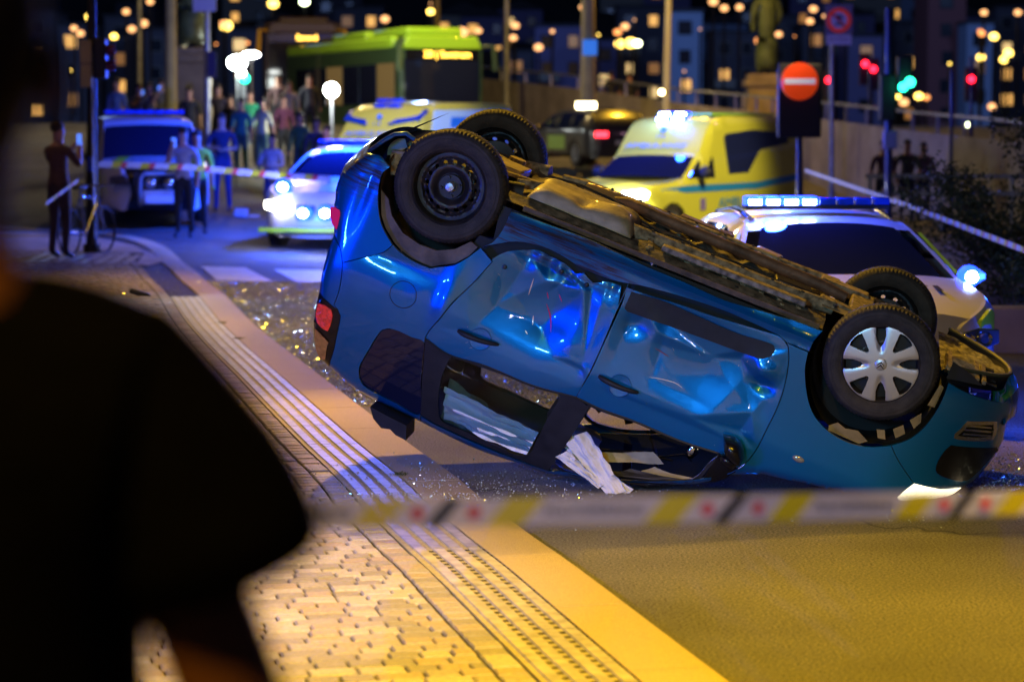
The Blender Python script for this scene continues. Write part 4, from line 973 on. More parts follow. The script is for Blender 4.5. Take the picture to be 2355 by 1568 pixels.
POSES = {
 'stand': (((.25, .0, 1.14), (.27, .06, .88)), ((-.25, .0, 1.14), (-.27, .06, .88))),
 'phone': (((.26, .10, 1.20), (.10, .28, 1.50)), ((-.25, .0, 1.14), (-.25, .08, .90))),
 'film': (((.24, .14, 1.22), (.06, .34, 1.46)), ((-.24, .14, 1.22), (-.06, .34, 1.46))),
 'crossed': (((.27, .06, 1.16), (.02, .22, 1.18)), ((-.27, .06, 1.16), (-.02, .20, 1.14))),
 'pockets': (((.29, -.06, 1.15), (.20, .08, .95)), ((-.29, -.06, 1.15), (-.20, .08, .95))),
 'walk': (((.25, .10, 1.15), (.25, .26, .98)), ((-.25, -.08, 1.15), (-.27, -.12, .90)))}
def person(loc, rz, h, shirt, trous, pose, label, hair=True, short=True, group=None, wide=1, stride=0):
    V = [(0, 0, .96), (0, .01, 1.10), (0, 0, 1.30), (0, 0, 1.43), (0, .01, 1.51), (0, .015, 1.60), (0, .02, 1.68), (0, .01, 1.755)]
    Rr = [(.155*wide, .11), (.14*wide, .105), (.165*wide, .115), (.13, .085), .055, .075, .088, .05]
    E = [(i, i+1) for i in range(7)]
    for k, s in enumerate((1, -1)):
        el, wr = POSES[pose][k]; n = len(V); sh = (s*.19*wide, 0, 1.41)
        hd = Vector(wr) + (Vector(wr)-Vector(el)).normalized()*.10
        V += [sh, el, wr, tuple(hd)]; Rr += [.068, .046, .032, .038]; E += [(3, n), (n, n+1), (n+1, n+2), (n+2, n+3)]
        n = len(V); st = s*stride
        V += [(s*.09, 0, .88), (s*.105, .03 + st*.5, .50), (s*.12, -.02 + st, .10), (s*.13, .13 + st, .045)]; Rr += [.098, .062, .045, .04]; E += [(0, n), (n, n+1), (n+1, n+2), (n+2, n+3)]
    me = skin_mesh('person', V, E, Rr)
    for m_ in (cloth_col(shirt), cloth_col(trous), skin_m, shoe_m): me.materials.append(m_)
    mi = []
    for p in me.polygons:
        c = p.center; 
        if c.z < .10: q = 3
        elif c.z < .97 and abs(c.x) < .21: q = 1
        elif c.z > 1.475: q = 2
        else:
            q = 0
            for k in (0, 1):
                el, wr = [Vector(a) for a in POSES[pose][k]]; d = (wr-el); t = max(0, min(1, (c-el).dot(d)/d.dot(d))); dist = (c - el - d*t).length
                if dist < .065 and (t > (.0 if short else .93)) and (c-el).dot(d) > 0: q = 2
        mi.append(q)
    me.polygons.foreach_set('material_index', mi)
    b = bpy.data.objects.new('body', me); COL.objects.link(b)
    e = empty('person', loc, rz, label, 'person', group); k = h/1.80; e.scale = (k, k, k); b.parent = e
    if hair: MB().ell((0, -.012, 1.725), (.082, .098, .085), 12).obj('hair', hair_m, e)
    m = MB(); m.ell((0, .112, 1.665), (.014, .02, .02), 6); m.obj('nose', skin_m, e)
    if pose in ('phone', 'film'): MB().box((.05 if pose == 'film' else .09, .34 if pose == 'film' else .22, 1.55), (.075, .01, .15)).obj('phone', glow('phone_screen', (.1, .25, 1), 1.2), None).parent = e
    return e
def facing(x, y): return atan2(-x, -(-y))  # unused
# ---------------------------------------------------------------- vehicles
class Veh:
    def __init__(s, e, sil, hw, rr=.06): s.e = e; s.sil = crom(sil, .06); s.S = np.array(s.sil); s.hw = hw; s.rr = rr; s.cen = s.S.mean(0)
    def roll(s, p):
        d = np.sqrt(((s.S-np.array(p))**2).sum(1).min()); return 0 if d >= s.rr else s.rr - sqrt(max(0, s.rr**2-(s.rr-d)**2))
    def side(s, name, poly, m, holes=(), off=0, res=.12, sides=(1, -1), flange=.03, parent=None):
        for sd in sides:
            vs, fs = surf(poly, holes, lambda x, z: (x, sd*(s.hw(x, z) + off - s.roll((x, z))), z), res, flange)
            o = MB().add(vs, fs).obj(name, m, parent or s.e, ang=35)
        return o
    def cross(s, name, pts, m, b=.04, nu=12, off=0, mar=0, ds=.12, parent=None, pw=2.4, u0=-1, u1=1):
        P = crom(pts, ds); n = len(P); vs = []
        for i, p in enumerate(P):
            a = np.array(P[max(0, i-1)]); c = np.array(P[min(n-1, i+1)]); t = c-a; t /= (np.linalg.norm(t) or 1); nr = np.array((t[1], -t[0]))
            if np.dot(nr, np.array(p)-s.cen) < 0: nr = -nr
            y0 = s.hw(*p) - s.rr - mar
            for j in range(nu+1):
                u = u0 + (u1-u0)*j/nu; k = b*(1-abs(u)**pw) + off; vs.append((p[0]+nr[0]*k, u*y0, p[1]+nr[1]*k))
        return MB().add(vs, [(i*(nu+1)+j, (i+1)*(nu+1)+j, (i+1)*(nu+1)+j+1, i*(nu+1)+j+1) for i in range(n-1) for j in range(nu)]).obj(name, m, parent or s.e, ang=50)
    def frontquad(s, name, y0, y1, z0, z1, x, m, d=.03, parent=None, slant=0):
        """a raised block on the front face"""
        return MB().prism([(y0, z0), (y1, z0 + slant), (y1, z1 + slant), (y0, z1)], x - d, x, lambda u, v, t: (t, u, v)).obj(name, m, parent or s.e, bevel=.008)
    def body(s, m, arches, zb, sil=None):
        low = []
        xs_ = sorted(arches, reverse=True); f = s.sil[0]; r = s.sil[-1]
        low.append((f[0]-.02, zb))
        for ax, ar in xs_:
            low += [(ax + ar*cos(t), max(zb, .34 + ar*sin(t))) for t in [pi*k/12 - 0 for k in range(13)]]
        low.append((r[0]+.02, zb))
        loop = list(s.sil) + low[::-1]
        q = []
        for p in loop:
            if not q or math.dist(q[-1], p) > .01: q.append(p)
        s.side('body_side', q, m); s.loop = q
        for ax, ar in arches:
            for sd in (1, -1): MB().box((ax, sd*(s.hw(ax, .4)-.25), .45), (ar*1.7, .05, ar*1.4)).obj('wheel_well', black_pl, s.e)
    def wheels(s, xs, R=.34, wd=.22, rm=None):
        rm = rm or silver
        for x in xs:
            for sd in (1, -1):
                c = (x, sd*(s.hw(x, .4) - wd/2 - .02), R); M = Matrix.Translation(c) @ Matrix.Rotation(-pi/2*sd, 4, 'X')
                w = MB().lathe([(R*.62, -wd/2), (R*.85, -wd/2), (R, -wd/2+.03), (R, wd/2-.03), (R*.85, wd/2), (R*.62, wd/2-.01)], 32, M).obj('wheel', rubber, s.e)
                b = MB(); b.lathe([(R*.63, wd/2-.015), (R*.58, wd/2-.02), (R*.56, .02), (0, .02)], 32, M)
                for k in range(5):
                    t = 2*pi*k/5; b.bar(Vector(c) + Vector((R*.1*cos(t), sd*(wd/2-.035), R*.1*sin(t))), Vector(c) + Vector((R*.6*cos(t), sd*(wd/2-.03), R*.6*sin(t))), .05, .02)
                b.obj('rim', rm, w)
def lightbar(e, x, z, w, lit, parent=None, nseg=8, h=.07, d=.22):
    bar_ = MB().box((x, 0, z), (d, w, h*.5)).obj('lightbar', black_pl, e, bevel=.01)
    for k in range(nseg):
        y = -w/2 + w*(k+.5)/nseg; on = lit(k)
        MB().box((x, y, z + h*.6), (d*.9, w/nseg*.92, h*(1.3 if on else 1))).obj('beacon_lens', blue_glow if on else blue_off, bar_, bevel=.012)
        if on: MB().box((x + d*.46, y, z + h*.6), (.02, w/nseg*.7, h*.6)).obj('led_row', led_core, bar_)
blue_off = mat('blue_lens', (.01, .05, .45), .15, coat=1)
bgl = lambda n, loc, p, r=.08, c=BLUE: lamp(n, loc, c, p, r)
def child_light(e, loc, p, c=BLUE, r=.06):
    o = lamp('beacon_light', loc, c, p, r); o.parent = e; return o
navy = mat('navy_panel', (.01, .015, .08), .35, coat=.4); black_t = mat('black_letter', (.01, .01, .012), .5)
blue_t = mat('blue_letter', (.02, .22, .62), .4); red_off = mat('red_lamp_lens', (.4, .01, .01), .15, coat=1)

# --- white police estate behind the overturned car
def hw_est(x, z):
    b = .93
    if z > .92: b -= .40*(z-.92) + .25*(z-.92)**2
    if x > 1.55: b -= .42*((x-1.55)/.9)**2.3
    if x < -1.9: b -= .2*((-1.9-x)/.5)**2
    return b
SIL_EST = [(2.40, .22), (2.46, .45), (2.42, .66), (2.28, .79), (1.7, .92), (1.10, 1.0), (.35, 1.34), (0, 1.42), (-.8, 1.45), (-1.8, 1.38), (-2.15, 1.2), (-2.38, .95), (-2.44, .6), (-2.40, .25)]
def est_parts(e, body_m, lit, rails=True, hl=None, wm=.13):
    v = Veh(e, SIL_EST, hw_est); v.body(body_m, ((1.5, .37), (-1.45, .37)), .20)
    v.cross('bonnet', SIL_EST[3:6], body_m, .05); v.cross('roof', SIL_EST[6:10], body_m, .03); v.cross('tailgate', SIL_EST[9:], body_m, .05)
    v.cross('windscreen', [(1.14, .985), (1.10, 1.0), (.35, 1.34), (.30, 1.355)], glass_tint, .045, mar=wm, off=.012)
    v.cross('front_bumper', SIL_EST[:4], body_m, .09)
    v.side('side_window', [(.95, .98), (.30, 1.30), (-.2, 1.36), (-.25, .97)], glass_tint, off=.006, res=.3)
    v.side('side_window', [(-.33, .97), (-.28, 1.365), (-1.05, 1.365), (-1.15, .98)], glass_tint, off=.006, res=.3)
    v.side('side_window', [(-1.22, .98), (-1.12, 1.36), (-1.7, 1.32), (-2.0, 1.02)], glass_tint, off=.006, res=.3)
    v.frontquad('grille', -.30, -.03, .46, .66, 2.53, black_gloss); v.frontquad('grille', .03, .30, .46, .66, 2.53, black_gloss)
    v.frontquad('lower_grille', -.55, .55, .24, .36, 2.54, black_pl); v.frontquad('number_plate', -.26, .26, .36, .46, 2.56, white_pt)
    for sd in (1, -1):
        q = [(.42, .58), (.60, .57), (.80, .62), (.80, .72), (.62, .74), (.45, .70)]
        hlm = hl or mat('headlamp_glass', (.05, .07, .12), .08, coat=1)
        lampo = MB().prism(q, 0, .06, lambda a, b, t: (2.56 - .42*max(0, a-.42)**1.15*1.6 - t + .02, sd*a, b)).obj('headlamp', hlm, e, bevel=.01)
        for a in (.53, .67): MB().lathe([(.03, .0), (.05, .012), (.055, .0)], 16, Matrix.Translation((2.60 - .42*max(0, a-.42)**1.15*1.6, sd*a, .66)) @ Matrix.Rotation(pi/2, 4, 'Y')).obj('lamp_ring', chrome, lampo)
        m = MB().ell((.72, sd*1.02, 1.0), (.09, .12, .07), 10).obj('door_mirror', body_m, e)
    v.wheels((1.5, -1.45)); return v
pe = empty('police_car', at(1905, 700, 18.6).xy.to_3d(), 0, 'white police estate with roof lightbar flashing blue right behind the overturned car', 'police car')
_a = radians(4); pe.rotation_euler.z = -pi/2 + _a; pe.location.z = 0
pe.location = (2.34, 18.4, 0); pe.scale = (.97, .97, .93)
v = est_parts(pe, white_pt, None)
lightbar(pe, -.15, 1.52, 1.15, lambda k: k < 4)
for _y in (.55, -.55): MB().tube([(.1, _y, 1.42), (-.6, _y, 1.50), (-1.7, _y, 1.43)], .018, 6).obj('roof_rail', chrome, pe)
MB().tube([(.15, -.60, 1.44), (-.1, -.62, 1.49), (-.6, -.62, 1.5)], .012, 6).obj('roof_bar', chrome, pe)
text('letters', 'POLITI', .26, black_t, pe, TM((1.72, 0, .975), (0, 1, 0), (-1, 0, .14)), sx=1.5)
v.side('livery_panel', [(1.95, .62), (2.30, .60), (2.22, .78), (2.02, .845), (1.86, .80)], hiviz, off=.006, res=.2)
v.side('livery_panel', [(2.0, .30), (2.30, .30), (2.30, .46), (2.0, .46)], hiviz, off=.006, res=.2); v.side('livery_panel', [(1.95, .46), (1.95, .60), (1.1, .60), (1.1, .46)], navy, off=.006, res=.2)
v.side('livery_panel', [(1.05, .96), (.98, .96), (.32, 1.31), (.38, 1.33)], hiviz, off=.010, res=.2)
v.frontquad('livery_panel', .42, .80, .36, .46, 2.42, hiviz); v.frontquad('livery_panel', .60, .84, .26, .36, 2.38, navy)
v.side('livery_panel', [(-.2, .5), (.9, .5), (.9, .85), (-.2, .85)], hiviz, off=.006, res=.3); v.side('livery_panel', [(-1.0, .5), (-.25, .5), (-.25, .85), (-1.0, .85)], navy, off=.006, res=.3)
for nm, p, r_ in (('strobe', (1.05, .92, 1.02), .06), ('strobe', (2.28, .80, .36), .022)):
    so_ = MB().ell(p, (r_*1.5, r_*1.5, r_*1.5), 12).obj(nm, blue_glow, pe); MB().ell((p[0] + r_*1.5, p[1], p[2]), (r_*.4, r_*.85, r_*.85), 10).obj('led_core', led_core, so_)
child_light(pe, (-.2, -.35, 1.85), 260, r=.1); child_light(pe, (1.0, 1.22, 1.0), 70); child_light(pe, (2.42, .95, .36), 14)

# --- white police car with headlamps on, left of the overturned car
pc = empty('police_car', (0, 0, 0), 0, 'white police car with both headlamps blazing blue white beside the zebra crossing', 'police car')
pc.location = (-2.72, 41.4, gz(-3.0, 40)); pc.rotation_euler.z = -pi/2 - radians(8); pc.scale = (1.12,)*3
v = est_parts(pc, white_pt, None, hl=head_glow)
v.frontquad('livery_panel', -.85, .85, .28, .35, 2.57, hiviz); text('letters', 'POLITI', .22, black_t, pc, TM((1.75, 0, .975), (0, 1, 0), (-1, 0, .14)), sx=1.5)
for p in ((2.62, -.16, .56), (2.62, .16, .56), (2.2, -.55, .92)): MB().ell((p[0]+.10, p[1], p[2]), (.04, .07, .06), 10).obj('led_core', led_core, MB().ell(p, (.10, .14, .12), 10).obj('strobe', blue_glow, pc))
lightbar(pc, -.1, 1.5, 1.1, lambda k: False)
child_light(pc, (3.6, -.2, .5), 240, r=.1); child_light(pc, (-.1, 0, 2.4), 3800); child_light(pc, (3.9, .4, .5), 60, (.8, .88, 1), .1)

# --- police van far left with bull bar
SIL_VAN = [(2.42, .28), (2.48, .6), (2.40, .92), (2.25, 1.02), (1.45, 1.16), (.70, 1.74), (.4, 1.86), (-.6, 1.92), (-2.2, 1.90), (-2.42, 1.7), (-2.46, .9), (-2.44, .3)]
def hw_van(x, z):
    b = .97
    if z > 1.1: b -= .16*(z-1.1)
    if x > 1.75: b -= .40*((x-1.75)/.72)**2.3
    return b
pv = empty('police_van', (0, 0, 0), 0, 'white police van with a bull bar parked behind the traffic light pole', 'police van')
pv.location = (-6.75, 44.6, gz(-6.6, 43.2)); pv.scale = (.98,)*3; pv.rotation_euler.z = -pi/2 + radians(14)
v = Veh(pv, SIL_VAN, hw_van); v.body(white_pt, ((1.55, .40), (-1.5, .40)), .25)
v.cross('bonnet', SIL_VAN[3:5], white_pt, .05); v.cross('roof', SIL_VAN[5:9], white_pt, .03); v.cross('tailgate', SIL_VAN[8:], white_pt, .03)
v.cross('windscreen', SIL_VAN[4:6], glass_tint, .05); v.cross('front_bumper', SIL_VAN[:4], black_gloss, .10)
for q in ([(1.15, 1.14), (.62, 1.60), (.25, 1.68), (.2, 1.12)], [(.1, 1.12), (.12, 1.70), (-1.0, 1.72), (-1.0, 1.12)], [(-1.1, 1.12), (-1.1, 1.72), (-2.1, 1.70), (-2.2, 1.12)]): v.side('side_window', q, glass_tint, off=.006, res=.3)
text('letters', 'POLITI', .22, black_t, pv, TM((1.88, 0, 1.15), (0, 1, 0), (-1, 0, .17)), sx=1.4)
for sd in (1, -1):
    MB().add([(2.3, sd*.72, 1.04), (2.22, sd*.88, 1.04), (1.6, sd*.62, 1.20), (1.7, sd*.42, 1.20)], [(0, 1, 2, 3)]).obj('bonnet_stripe', hiviz, pv)
    MB().prism([(.52, .70), (.86, .72), (.86, .86), (.60, .90)], 0, .07, lambda a, b, t: (2.58 - .5*max(0, a-.5)**1.1 - t, sd*a, b)).obj('headlamp', mat('headlamp_glass', (.1, .1, .12), .08, coat=1), pv, bevel=.01)
    MB().ell((1.0, sd*1.08, 1.2), (.1, .13, .12), 10).obj('door_mirror', black_pl, pv)
v.side('livery_panel', [(-1.8, .7), (.9, .7), (.9, 1.0), (-1.8, 1.0)], hiviz, off=.006, res=.4); v.side('livery_panel', [(1.2, .5), (2.1, .5), (2.05, .9), (1.2, .95)], hiviz, off=.006, res=.4)
bb = MB(); bb.tube([(2.62, -.34, .35), (2.68, -.36, .6), (2.68, -.34, .85), (2.66, -.26, .92), (2.66, .26, .92), (2.68, .34, .85), (2.68, .36, .6), (2.62, .34, .35)], .035, 10)
bb.obj('bull_bar', galv, pv); MB().box((2.66, 0, .50), (.04, .62, .24)).obj('bull_bar_plate', galv, pv, bevel=.01); MB().box((2.70, 0, .46), (.02, .52, .12)).obj('number_plate', white_pt, pv)
for y in (-.16, .16): MB().ell((2.66, y, .74), (.06, .10, .10), 12).obj('spot_lamp', chrome, pv)
v.frontquad('grille', -.45, .45, .55, .95, 2.55, black_gloss); lightbar(pv, -.1, 1.97, 1.5, lambda k: False)
v.wheels((1.55, -1.5), .36)

# --- yellow ambulances: a pickup front carrying a high box
SIL_AMB = [(2.72, .40), (2.80, .75), (2.74, 1.02), (2.5, 1.12), (1.55, 1.24), (.98, 1.66), (.92, 1.72), (.55, 2.22), (.25, 2.40), (-.5, 2.47), (-2.6, 2.46), (-2.78, 2.3), (-2.82, 1.2), (-2.80, .45)]
def hw_amb(x, z):
    b = .98
    if z > 1.25: b -= .09*(z-1.25)
    if x > 2.0: b -= .36*((x-2.0)/.8)**2.4
    if x > .9 and z > 1.2: b -= .12*(z-1.2)
    return b
green_roof = mat('lime_paint', (.30, .62, .10), .3, coat=.6)
crest = mat('crest', (.2, .15, .45), .5)
def ambulance(label):
    e = empty('ambulance', (0, 0, 0), 0, label, 'ambulance'); v = Veh(e, SIL_AMB, hw_amb, .08); v.body(yel_pt, ((1.95, .44), (-1.75, .44)), .38)
    v.cross('bonnet', SIL_AMB[3:5], yel_pt, .06); v.cross('windscreen', [(1.55, 1.24), (.98, 1.66)], glass_tint, .05); v.cross('box_front', SIL_AMB[6:10], yel_pt, .04)
    v.cross('cab_header', SIL_AMB[5:7], yel_pt, .05); v.cross('box_roof', SIL_AMB[9:12], yel_pt, .02); v.cross('box_rear', SIL_AMB[11:], yel_pt, .02); v.cross('front_bumper', SIL_AMB[:4], yel_pt, .10)
    v.side('cab_window', [(1.42, 1.24), (.95, 1.60), (.55, 1.66), (.52, 1.24)], glass_tint, off=.006, res=.3)
    v.side('box_window', [(.02, 1.30), (.10, 2.05), (.40, 2.18), (-1.0, 2.22), (-2.3, 2.14), (-2.3, 1.95), (-1.3, 1.80), (-.75, 1.32)][:2] + [(.0, 2.12), (-1.0, 2.20), (-2.3, 2.14), (-2.3, 1.92), (-1.2, 1.78), (-.7, 1.32)], navy, off=.006, res=.3)
    v.side('blue_stripe', [(2.6, .98), (2.2, 1.05), (1.5, 1.10), (-1.0, 1.12), (-2.7, 1.28), (-2.7, 1.14), (-1.0, .98), (1.5, .96), (2.6, .88)], blue_t, off=.006, res=.3)
    v.frontquad('grille', -.42, .42, .80, .98, 2.88, black_gloss); v.frontquad('lower_grille', -.6, .6, .48, .66, 2.86, black_pl); v.frontquad('number_plate', -.26, .26, .66, .77, 2.89, white_pt)
    text('letters', 'AMBULANSE', .17, blue_t, e, TM((.955, 0, 1.88), (0, 1, 0), (-.5, 0, .62)), sx=1.35); text('letters', '113', .10, blue_t, e, TM((.80, 0, 2.07), (0, 1, 0), (-.5, 0, .62)), sx=1.4)
    MB().tube([(.68, 0, 2.20), (.70, .0, 2.215)], .06, 6).obj('crest', blue_t, e)
    for sd in (1, -1):
        MB().prism([(.50, .84), (.84, .86), (.88, .98), (.80, 1.04), (.52, 1.0)], 0, .08, lambda a, b, t: (2.90 - .5*max(0, a-.5)**1.1*1.4 - t, sd*a, b)).obj('headlamp', head_glow if 'right' in label else mat('headlamp_glass', (.2, .2, .2), .1, coat=1), e, bevel=.012)
        MB().ell((1.10, sd*1.13, 1.36), (.10, .14, .13), 10).obj('door_mirror', black_pl, e)
        mo = text('letters', 'AMBULANSE', .30, blue_t, e, TM((-.6, sd*1.0, .72), (-sd, 0, 0), (0, 0, 1)), sx=1.2)
        MB().prism([(-.09, -.12), (.09, -.12), (.09, .1), (0, .13), (-.09, .1)], 0, .008, lambda a, b, t: (.95 + a, sd*(.985 + t), .72 + b)).obj('crest', crest, e)
    for y, zz in ((-.17, 2.49), (.17, 2.49), (-.17, 2.39), (.17, 2.39)): MB().box((.30 + (.1 if zz < 2.4 else 0), y, zz + .03), (.16, .26, .075)).obj('beacon_lens', blue_glow if 'right' in label else blue_off, e, bevel=.02)
    if 'right' in label:
        for y, zz in ((-.17, 2.52), (.17, 2.52), (-.17, 2.42), (.17, 2.42)): MB().box((.39 + (.1 if zz < 2.45 else 0), y, zz), (.02, .20, .045)).obj('led_row', led_core, e)
    v.wheels((1.95, -1.75), .38); return e, v
am, v = ambulance('yellow ambulance with blue beacons and headlamp lit right of the upturned wheels'); am.location = (3.15, 44.6, 0); am.rotation_euler.z = -pi/2 - radians(35); am.scale = (1, 1, .89)
child_light(am, (.6, 0, 2.9), 220, r=.12); child_light(am, (3.1, .7, .95), 110, (1, .95, .8), .08)
MB().box((1.0, .45, 1.45), (.05, .22, .26)).obj('cab_screen', glow('cab_screen', (1, .95, .9), 5), am)
MB().box((-1.2, 0, 2.52), (2.4, 1.2, .05)).obj('roof_panel', green_roof, am, bevel=.02)
am2, v = ambulance('yellow ambulance with dark blue unlit roof lamps parked in front of the green bus'); am2.location = (-2.2, 47.8, gz(-2.2, 48)); am2.rotation_euler.z = -pi/2 - radians(33)
for sd, w_ in ((1, .35), (-1, .22)): MB().prism([(.25, 2.05), (.9, 2.15), (.93, 2.34), (.6, 2.36)], 0, .05, lambda a, b, t: (.80 - .45*(b-2.05)/.3 + t - .04, sd*a, b)).obj('beacon_lens', blue_off, am2)
v.side('pale_side_panel', [(-2.72, .5), (-2.3, .5), (.0, 1.0), (.35, 1.6), (.1, 2.33), (-2.6, 2.36)], mat('pale_green', (.50, .80, .72), .35, coat=.5), off=.010, res=.4)
v.side('blue_panel', [(-.4, 2.0), (-1.0, 2.0), (-1.05, 2.2), (-.45, 2.2)], blue_t, off=.016, res=.4)

# --- taxi seen from behind
tx = empty('taxi', (0, 0, 0), 0, 'dark taxi seen from behind with a glowing roof sign and red tail lamp', 'taxi'); tx.location = (1.85, 62, gz(1.85, 62)+.3); tx.rotation_euler.z = pi/2 + radians(22)
tpaint = mat('dark_taxi_paint', (.05, .045, .045), .3, .4, coat=.8)
v = est_parts(tx, tpaint, None); MB().box((-.1, 0, 1.55), (.18, .50, .16)).obj('roof_sign', glow('taxi_sign', (1, .85, .45), 14), tx, bevel=.02)
for sd in (1, -1): MB().box((-2.46, sd*.62, .82), (.06, .34, .14)).obj('tail_lamp', glow('tail_glow', (1, .03, .05), 12 if sd < 0 else 6), tx, bevel=.02)
MB().box((-2.50, 0, .62), (.02, .52, .11)).obj('number_plate', white_pt, tx); v.side('door_sign', [(-.9, .45), (.2, .45), (.2, .80), (-.9, .80)], mat('taxi_green', (.25, .38, .05), .5), off=.006, res=.4)

# --- buses
def bus(label, L, H, body_m, roof_m, sign, sgn_col, loc, rz, pods, ss_=.26):
    e = empty('bus', loc, rz, label, 'bus'); Wd = 1.27
    m = MB(); R = .10
    prof = [(-Wd, .35), (-Wd, H-.3), (-Wd+.10, H-.05), (-Wd+.28, H), (Wd-.28, H), (Wd-.10, H-.05), (Wd, H-.3), (Wd, .35)]
    for k, x in enumerate((L/2, L/2-.12, -L/2)):
        sc = .97 if k == 0 else 1; m.v += [(x, y*sc, z - (.04 if k == 0 else 0)) for y, z in prof]
    m.f += [(i, i+1, i+9, i+8) for i in range(7)] + [(i+8, i+9, i+17, i+16) for i in range(7)] + [tuple(range(8)), tuple(range(16, 24))]; m.m += [0]*16
    m.obj('body', body_m, e, smooth=False, bevel=.04)
    MB().prism([(-1.20, H-.34), (1.20, H-.34), (1.05, H+.03), (-1.05, H+.03)], L/2-.4, L/2+.10, lambda a, b, t: (t, a, b)).obj('roof_cowl', roof_m, e, bevel=.05)
    MB().prism([(-1.12, 1.05), (1.12, 1.05), (1.15, H-.62), (-1.15, H-.62)], L/2-.03, L/2+.03, lambda a, b, t: (t - .1*max(0, b-1.5)*0, a, b)).obj('windscreen', glass_tint, e, bevel=.03)
    MB().box((L/2+.02, 0, H-.49), (.06, 2.2, .28)).obj('sign_glass', black_gloss, e)
    text('destination_sign', sign, ss_, sgn_col, e, TM((L/2+.06, .15, H-.49), (0, 1, 0), (0, 0, 1)), sx=1.05, extrude=.004)
    for sd in (1, -1): MB().box((-.3, sd*1.17, H-.14), (L-.7, .24, .36)).obj('roof_edge', roof_m, e, bevel=.08)
    for sd in (1, -1):
        for k in range(int(L/1.6)):
            x = L/2 - 1.2 - 1.6*k; MB().box((x, sd*(Wd+.005), 1.85), (1.5, .02, 1.15)).obj('side_window', glass_tint if (k % 3) else lit_dim, e)
        MB().ell((L/2+.06, sd*1.02, H-.22), (.04, .07, .05), 8).obj('marker_lamp', glow('marker_glow', (.85, 1, .8), 26), e)
        MB().box((L/2+.02, sd*.95, .75), (.06, .34, .16)).obj('headlamp', mat('headlamp_glass', (.3, .3, .3), .1, coat=1), e, bevel=.02)
        for x in (L/2-2.6, -L/2+3.2): MB().lathe([(0, -.14), (.46, -.14), (.48, .1), (.30, .14), (0, .1)], 24, Matrix.Translation((x, sd*(Wd-.14), .48)) @ Matrix.Rotation(-pi/2*sd, 4, 'X')).obj('wheel', rubber, e)
        MB().tube([(L/2+.02, sd*1.2, H-.25), (L/2+.40, sd*1.42, H-.25), (L/2+.45, sd*1.46, H-.95)], [.06, .06, .09], 8).obj('mirror_arm', pods[1], e)
    for x, l in pods[0]: MB().box((x, 0, H+.16), (l, 1.7, .3)).obj('roof_pod', roof_m, e, bevel=.08)
    return e
lit_dim = mat('lit_bus_window', (.05, .04, .02), .3, emit=(1, .6, .2), es=.12)
lime = mat('lime_green', (.28, .52, .03), .35, coat=.6); dkgreen = mat('dark_green', (.03, .06, .03), .4, coat=.4)
amber_g = glow('amber_led', (1, .55, .06), 9)
bus('green city bus with amber destination sign and roof pods behind the ambulance', 11, 3.15, dkgreen, lime, '28 | Sentrum', amber_g, (-4.05, 74.2, gz(-2.2, 69)-.02), -pi/2 + radians(22), ([(3.4, 3.0), (-.4, 3.2)], dkgreen))
bus('dark bus with amber sign and yellow mirror arms at the back of the crowd', 11, 3.35, mat('dark_bus', (.03, .02, .015), .4, coat=.4), mat('bus_top', (.05, .03, .015), .4), 'Strand', amber_g, (-7.4, 87, 2.1), -pi/2 + radians(4), ([(2, 3)], mat('yellow_arm', (.55, .32, .02), .5)))

# ---------------------------------------------------------------- street furniture
def pole(name, x, y0, y1, Y, r, m, label, cat='pole', lean=0, group=None):
    a = at(x+lean, y0, Y); b = at(x, y1, Y); e = empty(name, (b.x, Y, gz(b.x, Y)), 0, label, cat, group); h = a.z - e.location.z
    MB().tube([(0, 0, 0), ((a.x-b.x)*.5, 0, h/2), (a.x-b.x, 0, h)], [r*1.15, r, r*.85], 12).obj('post', m, e)
    MB().tube([(0, 0, 0), (0, 0, .18)], r*1.7, 12).obj('foot', m, e); return e
tan = mat('tan_post', (.34, .27, .12), .7, noise_s=2); pale = mat('pale_post', (.5, .5, .42), .6)
pole('lamp_post', 392, -120, 270, 60, .15, tan, 'thick tan lamp post left of the statue pedestal', 'lamp post')
pole('flag_pole', 421, -120, 115, 70, .07, pale, 'thin pale flag pole rising beside the left statue', 'flag pole')
p = pole('lamp_post', 1352, -120, 330, 64, .19, tan, 'thick tan lamp post carrying a small blue sign above the taxi', 'lamp post')
q = at(1356, 110, 63.7); MB().box(q - p.location, (.38, .03, .40)).obj('sign_plate', glow('blue_sign', (.03, .16, .6), .9), p)
pole('flag_pole', 1530, -120, 228, 72, .10, pale, 'pale flag pole rising from the parapet right of the taxi', 'flag pole', lean=10)
pole('flag_pole', 1165, -120, 190, 84, .10, galv, 'grey pole behind the green bus roof', 'flag pole')
pole('flag_pole', 1005, -120, 120, 90, .11, tan, 'brown pole rising over the middle of the green bus', 'flag pole')
pole('flag_pole', 320, -120, 200, 84, .09, galv, 'thin dark pole far left of the lamp post', 'flag pole')
sp_ = pole('sign_post', 476, -60, 275, 56, .07, galv, 'grey sign post in front of the left pedestal', 'sign post')
q = at(470, -4, 55.8) - sp_.location; MB().box(q, (.52, .03, .62)).obj('sign_plate', white_pt, sp_); q = at(487, 150, 55.8) - sp_.location; MB().box(q, (.20, .12, .60)).obj('signal_box', navy, sp_)
